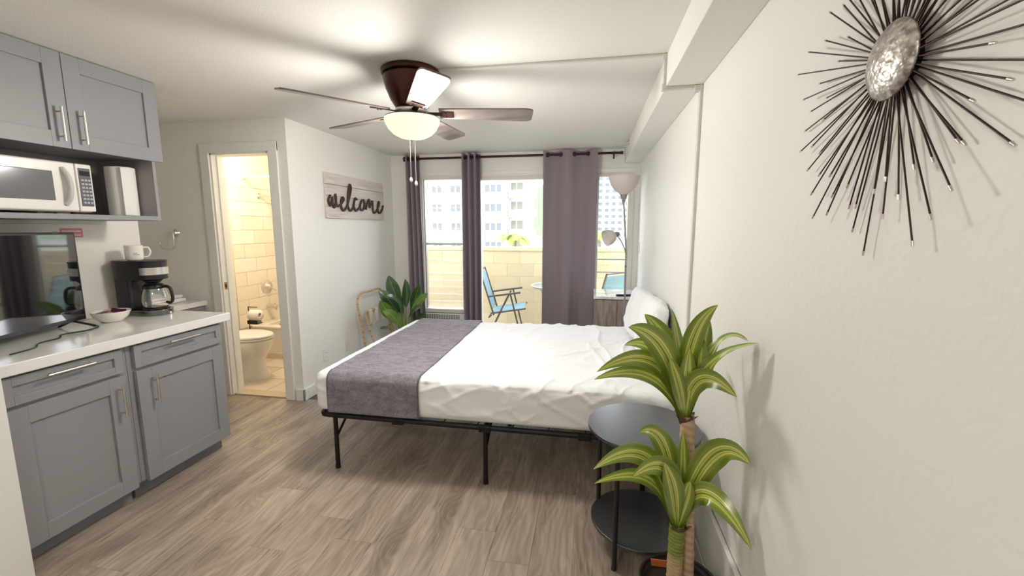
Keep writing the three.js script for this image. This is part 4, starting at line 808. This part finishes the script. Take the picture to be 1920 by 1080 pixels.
{
  const px = 0.345, pz = -1.44, t = thing('dracaena_plant', 'tall artificial dracaena with two crowns of yellow striped leaves', 'plant', [px, 0, pz]);
  const pot = part(t, 'pot', lathe([[0, 0.006], [0.088, 0.004], [0.092, 0.0], [0.098, 0.02], [0.130, 0.17], [0.135, 0.185], [0.138, 0.2], [0.133, 0.203], [0.128, 0.198], [0.124, 0.17], [0, 0.168]], 44, px, 0, pz), mat(0x1b1719, 0.4));
  part(pot, 'paper_label', (() => { const g = new THREE.CylinderGeometry(0.1315, 0.125, 0.055, 10, 1, true, Math.PI * 1.02, 0.62); return g.translate(px, 0.168 - 0.035, pz); })(), mat(0xc46f3c, 0.6, { side: THREE.DoubleSide }));
  part(pot, 'inner_tag', bx(px - 0.085, px - 0.02, 0.165, 0.199, pz - 0.098, pz - 0.094, 0.001), mat(0xc46f3c, 0.6));
  part(t, 'soil', lathe([[0, 0.172], [0.06, 0.174], [0.125, 0.171]], 30, px, 0, pz), mat(0x2b2018, 1));
  const tan = mat(0xffffff, 0.8, { map: ringed([168, 134, 106], [212, 184, 152], 461) }), grn = mat(0xffffff, 0.75, { map: tex(64, 256, (u, v) => { const k = fbm(u * 6, v * 50, 6, 50, 462, 3), q = Math.abs(((v * 20 + 0.3 * Math.sin(u * 6.28)) % 1) - 0.5) * 2, g = smooth(0.42, 0.62, v + 0.18 * (fbm(u * 5, v * 9, 5, 9, 463, 3) - 0.5)); return mixc(mixc([166, 134, 104], [206, 178, 144], 0.5 * k + 0.5 * q), mixc([84, 104, 36], [158, 160, 84], 0.5 * k + 0.5 * q), g); }) });
  const cane = (a, b, r) => { const pts = []; for (let i = 0; i <= 26; i++) pts.push([r * (1 + 0.045 * (i % 2) + 0.03 * Math.sin(i * 1.7)), i / 26]); const L = V(...a).distanceTo(V(...b)); return lathe(pts.map(([q, y]) => [q, y * L]), 18).applyQuaternion(new THREE.Quaternion().setFromUnitVectors(UP, V(...b).sub(V(...a)).normalize())).translate(...a); };
  part(t, 'cane', cane([0.378, 0.17, -1.47], [0.352, 0.80, -1.50], 0.0235), tan, true);
  part(t, 'cane', cane([0.326, 0.17, -1.44], [0.328, 0.42, -1.45], 0.0255), grn, true);
  const UPP = {
    a: [[[0.346, 0.787, -1.5], [0.342, 1.056, -1.47], [0.411, 1.205, -1.44]], 0.075, [-0.2, 0.2, 1]],
    b: [[[0.343, 0.787, -1.5], [0.322, 0.983, -1.52], [0.286, 1.173, -1.53]], 0.075, [0.75, 0, 0.8]],
    c: [[[0.341, 0.787, -1.5], [0.292, 1.008, -1.56], [0.205, 1.135, -1.6]], 0.105, [0.3, 0.3, 1]],
    d: [[[0.338, 0.787, -1.5], [0.252, 1.04, -1.44], [0.131, 1.129, -1.4]], 0.105, [0.1, 0.5, 1]],
    e: [[[0.338, 0.787, -1.5], [0.259, 0.99, -1.58], [0.14, 1.002, -1.64]], 0.075, [0, 0.7, 0.8]],
    f: [[[0.336, 0.786, -1.5], [0.222, 0.999, -1.45], [0.033, 0.978, -1.38]], 0.075, [0, 0.45, 1]],
    g: [[[0.336, 0.786, -1.5], [0.214, 0.934, -1.5], [0.027, 0.908, -1.5]], 0.065, [0, 0.75, 0.8]],
    h: [[[0.35, 0.788, -1.5], [0.392, 1.007, -1.42], [0.489, 1.12, -1.3]], 0.065, [0.2, 0.9, 0.6]],
    i: [[[0.35, 0.788, -1.5], [0.418, 1.055, -1.47], [0.494, 1.10, -1.40]], 0.06, [0, 1, 0.35]],
    j: [[[0.348, 0.787, -1.5], [0.365, 0.96, -1.42], [0.461, 0.93, -1.36]], 0.08, [-0.35, 0.25, 1]],
    k: [[[0.35, 0.788, -1.5], [0.390, 0.994, -1.56], [0.430, 1.126, -1.6]], 0.09, [-0.2, 0.1, 1]],
    l: [[[0.345, 0.787, -1.5], [0.305, 0.924, -1.44], [0.267, 1.03, -1.42]], 0.07, [0.35, 0.3, 1]],
    m: [[[0.345, 0.787, -1.5], [0.332, 0.93, -1.45], [0.330, 1.06, -1.43]], 0.075, [0, 0.2, 1]],
    n: [[[0.345, 0.787, -1.5], [0.362, 0.98, -1.47], [0.372, 1.10, -1.47]], 0.085, [-0.5, 0.15, 1]],
    o: [[[0.343, 0.787, -1.52], [0.36, 0.95, -1.62], [0.35, 1.02, -1.74]], 0.075, [0, 0.9, 0.5]],
  };
  const LOW = {
    a: [[[0.327, 0.402, -1.45], [0.277, 0.682, -1.48], [0.192, 0.72, -1.5]], 0.085, [0.2, 0.5, 1]],
    b: [[[0.331, 0.402, -1.45], [0.334, 0.591, -1.44], [0.326, 0.773, -1.44]], 0.06, [0.2, 0, 1]],
    c: [[[0.322, 0.401, -1.45], [0.215, 0.668, -1.42], [0.031, 0.645, -1.36]], 0.085, [0, 0.6, 1]],
    d: [[[0.323, 0.401, -1.45], [0.268, 0.66, -1.37], [0.152, 0.651, -1.32]], 0.085, [0.1, 0.45, 1]],
    e: [[[0.32, 0.401, -1.45], [0.222, 0.579, -1.44], [0.036, 0.568, -1.4]], 0.06, [0, 0.75, 0.7]],
    f: [[[0.334, 0.403, -1.45], [0.402, 0.715, -1.38], [0.486, 0.755, -1.28]], 0.1, [-0.25, 0.4, 1]],
    g: [[[0.334, 0.403, -1.45], [0.387, 0.60, -1.36], [0.494, 0.510, -1.24]], 0.085, [-0.1, 0.55, 1]],
    h: [[[0.331, 0.402, -1.45], [0.339, 0.549, -1.4], [0.345, 0.625, -1.38]], 0.06, [-0.3, 0.1, 1]],
    i: [[[0.329, 0.402, -1.45], [0.294, 0.586, -1.38], [0.255, 0.698, -1.35]], 0.085, [0.25, 0.2, 1]],
    j: [[[0.329, 0.402, -1.45], [0.30, 0.55, -1.40], [0.30, 0.66, -1.40]], 0.075, [0.35, 0.2, 1]],
    k: [[[0.331, 0.402, -1.46], [0.33, 0.58, -1.56], [0.29, 0.66, -1.66]], 0.07, [0, 0.9, 0.4]],
  };
  for (const set of [UPP, LOW]) for (const [pts, w, N] of Object.values(set)) part(t, 'leaf', leafGeo(pts, w * 0.86, N, { peak: 0.5, stem: 0.26, fold: 0.25, ruffle: 0.01 }), M.dracaena, true);
  const husk = mat(0x5f4738, 0.9);
  for (const [x, y, z, r] of [[0.346, 0.785, -1.5, 0.03], [0.33, 0.405, -1.45, 0.034]]) for (let i = 0; i < 7; i++) { const q = i * 0.9 + 0.3, c = Math.cos(q), s = Math.sin(q); part(t, 'husk', leafGeo([[x + c * 0.012, y - 0.025, z + s * 0.012], [x + c * r * 0.8, y, z + s * r * 0.8], [x + c * r * 1.4, y + 0.02 + 0.008 * (i % 3), z + s * r * 1.4]], 0.026, [-c, 0.6, -s], { stem: 0.8, peak: 0.4 }), husk, true); }
}
{ // big leaved plant behind the bed
  const px = -1.94, pz = -4.26, t = thing('leafy_plant', 'artificial plant with broad dark green leaves in the window corner', 'plant', [px, 0, pz]);
  const lt = tex(64, 128, (u, v) => { const vein = Math.abs(((v * 14 + Math.abs(u - 0.5) * 6) % 1) - 0.5) < 0.08 ? 1 : 0, n = fbm(u * 8, v * 8, 8, 8, 471, 3); let c = mixc([34, 62, 28], [66, 98, 44], n); c = mixc(c, [88, 122, 62], vein * 0.35); return mixc(c, [150, 170, 110], 0.8 * Math.exp(-(((u - 0.5) / 0.025) ** 2))); });
  const lt2 = tex(64, 128, (u, v) => { const n = fbm(u * 8, v * 8, 8, 8, 475, 3), vein = Math.abs(((v * 14 + Math.abs(u - 0.5) * 6) % 1) - 0.5) < 0.08 ? 1 : 0; return mixc(mixc(mixc([74, 112, 40], [118, 152, 62], n), [140, 168, 84], vein * 0.3), [186, 204, 130], 0.8 * Math.exp(-(((u - 0.5) / 0.025) ** 2))); });
  const lm2 = phys(0xffffff, 0.3, { map: lt2, side: THREE.DoubleSide, clearcoat: 0.4, clearcoatRoughness: 0.2 });
  const lm = phys(0xffffff, 0.28, { map: lt, side: THREE.DoubleSide, clearcoat: 0.4, clearcoatRoughness: 0.2 }), sm = mat(0x6d8a3e, 0.5);
  part(t, 'pot', lathe([[0, 0.004], [0.1, 0], [0.105, 0.01], [0.13, 0.22], [0.136, 0.225], [0.136, 0.24], [0.125, 0.24], [0.12, 0.2], [0, 0.195]], 40, px, 0, pz), mat(0x2a2628, 0.5));
  part(t, 'soil', lathe([[0, 0.2], [0.121, 0.198]], 24, px, 0, pz), mat(0x2b2018, 1));
  const L = [ // leaf base, middle, tip, width, facing
    [[-2.06, 0.62, -4.20], [-2.12, 0.80, -4.18], [-2.16, 0.945, -4.17], 0.14, [0.5, 0, 1]],
    [[-2.0, 0.60, -4.22], [-1.99, 0.76, -4.24], [-2.02, 0.90, -4.27], 0.12, [-0.3, 0, 1]],
    [[-2.05, 0.55, -4.14], [-2.13, 0.70, -4.08], [-2.22, 0.80, -4.05], 0.13, [0.6, 0.4, 1]],
    [[-1.98, 0.58, -4.12], [-2.03, 0.72, -4.02], [-2.10, 0.75, -3.92], 0.12, [0.2, 1, 0.5]],
    [[-1.93, 0.56, -4.22], [-1.82, 0.68, -4.20], [-1.73, 0.76, -4.18], 0.11, [-0.4, 0.4, 1]],
    [[-1.94, 0.50, -4.16], [-1.84, 0.60, -4.12], [-1.76, 0.62, -4.08], 0.12, [0, 0.9, 0.6]],
    [[-2.06, 0.46, -4.1], [-2.14, 0.60, -4.04], [-2.18, 0.70, -4.0], 0.12, [0.3, 0.3, 1]],
    [[-2.0, 0.42, -4.08], [-2.06, 0.55, -4.0], [-2.13, 0.60, -3.94], 0.11, [0.3, 0.5, 1]],
    [[-1.9, 0.40, -4.16], [-1.80, 0.50, -4.12], [-1.72, 0.545, -4.1], 0.10, [-0.2, 0.6, 1]],
    [[-2.05, 0.36, -4.06], [-2.10, 0.42, -3.96], [-2.14, 0.42, -3.90], 0.09, [0, 0.9, 0.4]],
    [[-1.97, 0.52, -4.3], [-1.93, 0.70, -4.34], [-1.90, 0.82, -4.37], 0.11, [-0.2, 0, 1]],
    [[-2.08, 0.5, -4.3], [-2.15, 0.66, -4.34], [-2.2, 0.78, -4.36], 0.12, [0.3, 0, 1]],
  ];
  let leafNo = 0;
  for (const [a0, b0, c0, w, N] of L) { const mv = (q) => [q[0] + 0.06, q[1], q[2] - 0.04], a = mv(a0), b = mv(b0), c = mv(c0); const l = part(t, 'leaf', leafGeo([a, b, c], w, N, { stem: 0.25, peak: 0.45, fold: 0.18, ruffle: 0.012 }), [4, 6, 7].includes(leafNo++) ? lm2 : lm, true); part(l, 'stalk', tube([[px + (a[0] - px) * 0.25, 0.195, pz + (a[2] - pz) * 0.25], [px + (a[0] - px) * 0.6, (0.2 + a[1]) / 2, pz + (a[2] - pz) * 0.5], a], 0.006, 20, 6), sm); }
}

// ------------------------------------------------------------------ side table
{
  const cx = 0.255, cz = -1.87, t = thing('side_table', 'round black two tier side table between bed and striped plant', 'side table', [cx, 0, cz]);
  const lam = phys(0x19191e, 0.34, { ior: 1.75, clearcoat: 0.6, clearcoatRoughness: 0.3 });
  part(t, 'table_top', lathe([[0, 0.563], [0.236, 0.563], [0.241, 0.567], [0.241, 0.578], [0.237, 0.581], [0, 0.581]], 72, cx, 0, cz), lam);
  part(t, 'shelf', lathe([[0, 0.112], [0.212, 0.112], [0.217, 0.116], [0.217, 0.126], [0.213, 0.129], [0, 0.129]], 72, cx, 0, cz), lam);
  for (const q of [123, 213, 303, 33]) { const a = q * Math.PI / 180, r = 0.215; const l = part(t, 'leg', rod([cx + Math.cos(a) * r, 0.012, cz + Math.sin(a) * r], [cx + Math.cos(a) * r, 0.563, cz + Math.sin(a) * r], 0.0105, 0.0105, 14), M.black); part(l, 'foot_pad', rod([cx + Math.cos(a) * r, 0, cz + Math.sin(a) * r], [cx + Math.cos(a) * r, 0.014, cz + Math.sin(a) * r], 0.012), M.blackMatte); }
  part(t, 'top_ring', new THREE.TorusGeometry(0.215, 0.006, 8, 64).rotateX(Math.PI / 2).translate(cx, 0.556, cz), M.black);
}

// ------------------------------------------------------------------ sunburst wall art
{
  const cy = 1.734, cz = -0.882, t = thing('sunburst_art', 'metal sunburst wall art with hammered silver centre on the right wall', 'wall art', [XR, cy, cz]);
  const ham = tex(256, 256, (u, v) => 255 * Math.pow(fbm(u * 18, v * 18, 18, 18, 481, 2), 1.4), false, 9, 9), hamC = tex(256, 256, (u, v) => { const n = fbm(u * 12, v * 12, 12, 12, 482, 4); return mixc([150, 143, 136], [226, 221, 213], clamp((n - 0.35) * 2.4)); }, true, 9, 9);
  const disc = lathe([[0, 0.0], [0.064, 0.0], [0.068, 0.004], [0.067, 0.009], [0.058, 0.02], [0.042, 0.029], [0.022, 0.034], [0, 0.0355]], 56); disc.rotateZ(Math.PI / 2); disc.scale(0.6, 0.95, 0.95); disc.translate(XR - 0.017, cy, cz);
  part(t, 'centre_disc', disc, mat(0xffffff, 0.34, { map: hamC, metalness: 0.85, bumpMap: ham, bumpScale: 0.0012 }));
  part(t, 'back_plate', rod([XR, cy, cz], [XR - 0.017, cy, cz], 0.045, 0.052, 32), M.bronze);
  const rodM = mat(0x3d2a2a, 0.35, { metalness: 0.7 }), tipM = mat(0xd9d2c4, 0.25, { metalness: 1 });
  const n = 76, lens = [0.325, 0.235, 0.285, 0.20, 0.26, 0.31, 0.225];
  for (let i = 0; i < n; i++) {
    const a = (i + 0.35 * (rnd() - 0.5)) / n * 2 * Math.PI, L = lens[i % 7] + rr(-0.025, 0.02), dx = (i % 2 ? 0.018 : 0.010);
    const c = Math.cos(a), s = Math.sin(a), p0 = [XR - dx, cy + s * 0.045, cz + c * 0.045], p1 = [XR - dx + rr(-0.012, 0.004), cy + s * L, cz + c * L];
    const r = part(t, 'rod', rod(p0, p1, 0.0015, 0.0015, 7), rodM);
    const d = V(...p1).sub(V(...p0)).normalize();
    part(r, 'tip', rod(p1, [p1[0] + d.x * 0.009, p1[1] + d.y * 0.009, p1[2] + d.z * 0.009], 0.0024, 0.0018, 7), tipM);
  }
}

// ------------------------------------------------------------------ balcony furniture
function foldChair(label, x, z, turn) {
  const t = thing('folding_chair', label, 'chair', [x, -0.03, z], turn, 'teal folding chairs on the balcony');   // faces local +x
  const teal = mat(0x7d9ba0, 0.8, { bumpMap: weave, bumpScale: 0.0006 }), fr = mat(0x5c5550, 0.4, { metalness: 0.3 });
  const slab = (a, b, hw) => { const d = V(b[0] - a[0], b[1] - a[1], 0), L = d.length(), g = bx(-L / 2, L / 2, -0.004, 0.004, -hw, hw, 0.003); g.rotateZ(Math.atan2(d.y, d.x)); return g.translate((a[0] + b[0]) / 2, (a[1] + b[1]) / 2, 0); };
  mesh(t, 'seat', slab([-0.20, 0.37], [0.235, 0.435], 0.215), teal);
  mesh(t, 'backrest', slab([-0.20, 0.40], [-0.345, 0.90], 0.215), teal);
  for (const s of [-1, 1]) {
    const zz = s * 0.235;
    mesh(t, 'leg', rod([-0.27, 0, zz], [0.02, 0.60, zz], 0.011), fr);
    mesh(t, 'leg', rod([0.20, 0, zz], [0.05, 0.62, zz], 0.011), fr);
    mesh(t, 'armrest', [rod([-0.25, 0.585, zz], [0.18, 0.645, zz], 0.013)], fr);
    mesh(t, 'back_post', rod([-0.17, 0.34, zz], [-0.35, 0.93, zz], 0.011), fr);
    mesh(t, 'seat_rail', rod([-0.21, 0.36, zz * 0.96], [0.25, 0.43, zz * 0.96], 0.011), fr);
  }
  mesh(t, 'back_bar', rod([-0.35, 0.93, -0.235], [-0.35, 0.93, 0.235], 0.011), fr);
  mesh(t, 'rear_bar', tube([[-0.2, 0.34, -0.235], [-0.24, 0.30, -0.2], [-0.25, 0.29, 0], [-0.24, 0.30, 0.2], [-0.2, 0.34, 0.235]], 0.009, 30, 8), fr);
}
foldChair('teal folding chair on the balcony seen through the open door', -1.07, -5.62, 0.1);
foldChair('teal folding chair on the balcony seen through the right window', 0.09, -5.55, Math.PI * 0.78);
{
  const x = -0.43, z = -5.72, t = thing('balcony_table', 'round glass topped white balcony table', 'table', [x, -0.03, z]), wm = mat(0xa5a39e, 0.4);
  part(t, 'rim', new THREE.TorusGeometry(0.33, 0.016, 10, 60).rotateX(Math.PI / 2).translate(x, 0.67, z), wm);
  part(t, 'glass_top', lathe([[0, 0.672], [0.322, 0.672], [0.322, 0.678], [0, 0.678]], 48, x, 0, z), phys(0xeaf4f2, 0.04, { transmission: 0.9, thickness: 0 }));
  for (let i = 0; i < 4; i++) { const a = i * Math.PI / 2 + 0.5; part(t, 'leg', rod([x + Math.cos(a) * 0.3, 0.66, z + Math.sin(a) * 0.3], [x - Math.cos(a) * 0.22, -0.03, z - Math.sin(a) * 0.22], 0.010), wm); }
}

// ------------------------------------------------------------------ the town beyond
{
  const Z = -62, wallM = mat(0xd2cec6, 0.85), glassM = mat(0x5a6066, 0.3), frameM = mat(0xa8a6a0, 0.6);
  const t = thing('apartment_building', 'near white apartment building with rounded balconies', 'building', [-17, -15, Z - 6]);
  part(t, 'wall', [bx(-30, -11.9, -15, 19, Z - 12, Z)], wallM);
  part(t, 'wing', bx(-11.9, -9.6, -15, 19, Z - 12, Z - 1.6), wallM);
  const win = (x, y, w, h) => { const f = part(t, 'window', [bx(x, x + w, y, y + 0.08, Z, Z + 0.1), bx(x, x + w, y + h - 0.08, y + h, Z, Z + 0.1), bx(x, x + 0.08, y, y + h, Z, Z + 0.1), bx(x + w - 0.08, x + w, y, y + h, Z, Z + 0.1)], frameM); part(f, 'pane', bx(x + 0.06, x + w - 0.06, y + 0.06, y + h - 0.06, Z, Z + 0.04), glassM); };
  for (let f = 0; f < 6; f++) {
    const y = -4.55 + f * 2.77 + 2.75 - 2.77;
    for (let k = 0; k < 3; k++) win(-15.3 + k * 0.88, y, 0.8, 1.2);
    for (const x0 of [-23.4, -20.5]) for (let k = 0; k < 2; k++) win(x0 + k * 0.82, y, 0.74, 1.2);
    part(t, 'floor_band', bx(-30, -11.9, y - 0.55, y - 0.42, Z, Z + 0.12), wallM);
    const g = new THREE.CylinderGeometry(2.1, 2.1, 1.05, 28, 1, false); g.scale(1, 1, 0.75); g.translate(-9.9, y - 0.25, Z - 0.9);
    part(t, 'balcony', g, wallM);
    part(t, 'balcony_door', [bx(-11.6, -10.9, y + 0.1, y + 1.5, Z - 1.6, Z - 1.52), bx(-10.7, -9.9, y + 0.1, y + 1.5, Z - 1.6, Z - 1.52)], mat(0x74766c, 0.3));
  }
}
{
  const Z = -200, t = thing('distant_tower', 'distant grey residential tower seen through the right window', 'building', [10, -15, Z - 10]), wm = mat(0xcbc8c1, 0.85), gm = mat(0x5c636a, 0.3);
  part(t, 'tower_body', bx(-12, 24, -15, 42, Z - 20, Z), wm);
  const pg = metricUV(plain(new THREE.BoxGeometry(1.7, 1.35, 0.3))), bg = metricUV(plain(new THREE.BoxGeometry(36, 0.5, 1.2)));
  for (let f = 0; f < 17; f++) {
    for (let k = 0; k < 12; k++) { const o = new THREE.Mesh(pg, gm); o.name = 'window'; o.position.set(-10.5 + k * 2.95 - 10 + (f % 2) * 0.2, -2 + f * 2.8 + 15, 10.05); o.castShadow = o.receiveShadow = true; t.add(o); }
    const o = new THREE.Mesh(bg, wm); o.name = 'balcony_slab'; o.position.set(6 - 10, -3.2 + f * 2.8 + 15, 10.5); o.castShadow = o.receiveShadow = true; t.add(o);
  }
}
{
  const pos = [], ix = [], nx = 60, nz = 14;
  for (let j = 0; j <= nz; j++) for (let i = 0; i <= nx; i++) { const x = -420 + i * 14, k = Math.sin(j / nz * Math.PI), h = k * (70 + 60 * fbm(x * 0.012, 2, 0, 0, 491, 4) - 0.00045 * (x + 120) ** 2 + 18 * fbm(x * 0.05, j, 0, 0, 492, 3)); pos.push(x, -16 + Math.max(0, h), -1000 - (j - nz / 2) * 25); }
  for (let j = 0; j < nz; j++) for (let i = 0; i < nx; i++) { const a = j * (nx + 1) + i, b = a + 1, c = a + nx + 1, d = c + 1; ix.push(a, b, c, b, d, c); }
  const g = new THREE.BufferGeometry(); g.setAttribute('position', new THREE.Float32BufferAttribute(pos, 3)); g.setAttribute('uv', new THREE.Float32BufferAttribute(new Float32Array(pos.length / 3 * 2), 2)); g.setIndex(ix); g.computeVertexNormals();
  const o = struct('hills', g, mat(0x667d58, 0.95, { side: THREE.DoubleSide }));
}
function palm(label, x, y, z, r, sd) {
  const t = thing('palm_tree', label, 'tree', [x, -15, z], 0, 'palms beyond the balcony');
  part(t, 'trunk', [rod([x + 0.4, -15, z], [x, y, z], 0.22, 0.13, 10)], mat(0x8a7a66, 0.9));
  const fm = mat(0x87983f, 0.6, { side: THREE.DoubleSide });
  for (let i = 0; i < 14; i++) {
    const a = i * 2.4 + sd, up = 0.25 + 0.75 * ((i * 37 % 14) / 14), c = Math.cos(a), s = Math.sin(a), pts = [];
    for (let k = 0; k <= 10; k++) { const q = k / 10; pts.push(V(x + c * r * q * (1.1 - 0.25 * q), y + r * (up * q - (0.5 + up * 0.6) * q * q), z + s * r * q)); }
    const cv = new THREE.CatmullRomCurve3(pts), gs = [new THREE.TubeGeometry(cv, 10, 0.02, 4)];
    for (let k = 1; k < 16; k++) for (const e of [-1, 1]) {
      const p = cv.getPoint(k / 16), tg = cv.getTangent(k / 16), sdv = tg.clone().cross(UP).normalize().multiplyScalar(e), L = r * 0.36 * Math.sin(0.35 + k / 16 * 2.5), tip = p.clone().addScaledVector(sdv, L * 0.75).addScaledVector(tg, L * 0.6).add(V(0, -L * 0.35, 0)), w = tg.clone().multiplyScalar(0.05 * r);
      const g = new THREE.BufferGeometry(); g.setAttribute('position', new THREE.Float32BufferAttribute([...p.clone().sub(w).toArray(), ...tip.toArray(), ...p.clone().add(w).toArray()], 3)); g.setAttribute('uv', new THREE.Float32BufferAttribute([0, 0, 1, 0, 0, 1], 2)); g.computeVertexNormals(); gs.push(g);
    }
    part(t, 'frond', gs, fm);
  }
}
palm('palm crown rising just above the balcony wall in the doorway', -4.55, 0.85, -26, 1.25, 0.4);
palm('palm crown above the balcony wall beside the wide curtain', -3.3, 0.95, -40, 1.3, 1.9);
palm('palm crown seen low through the right window', 0.75, 0.9, -34, 1.3, 2.9);

renderer.render(scene, camera);
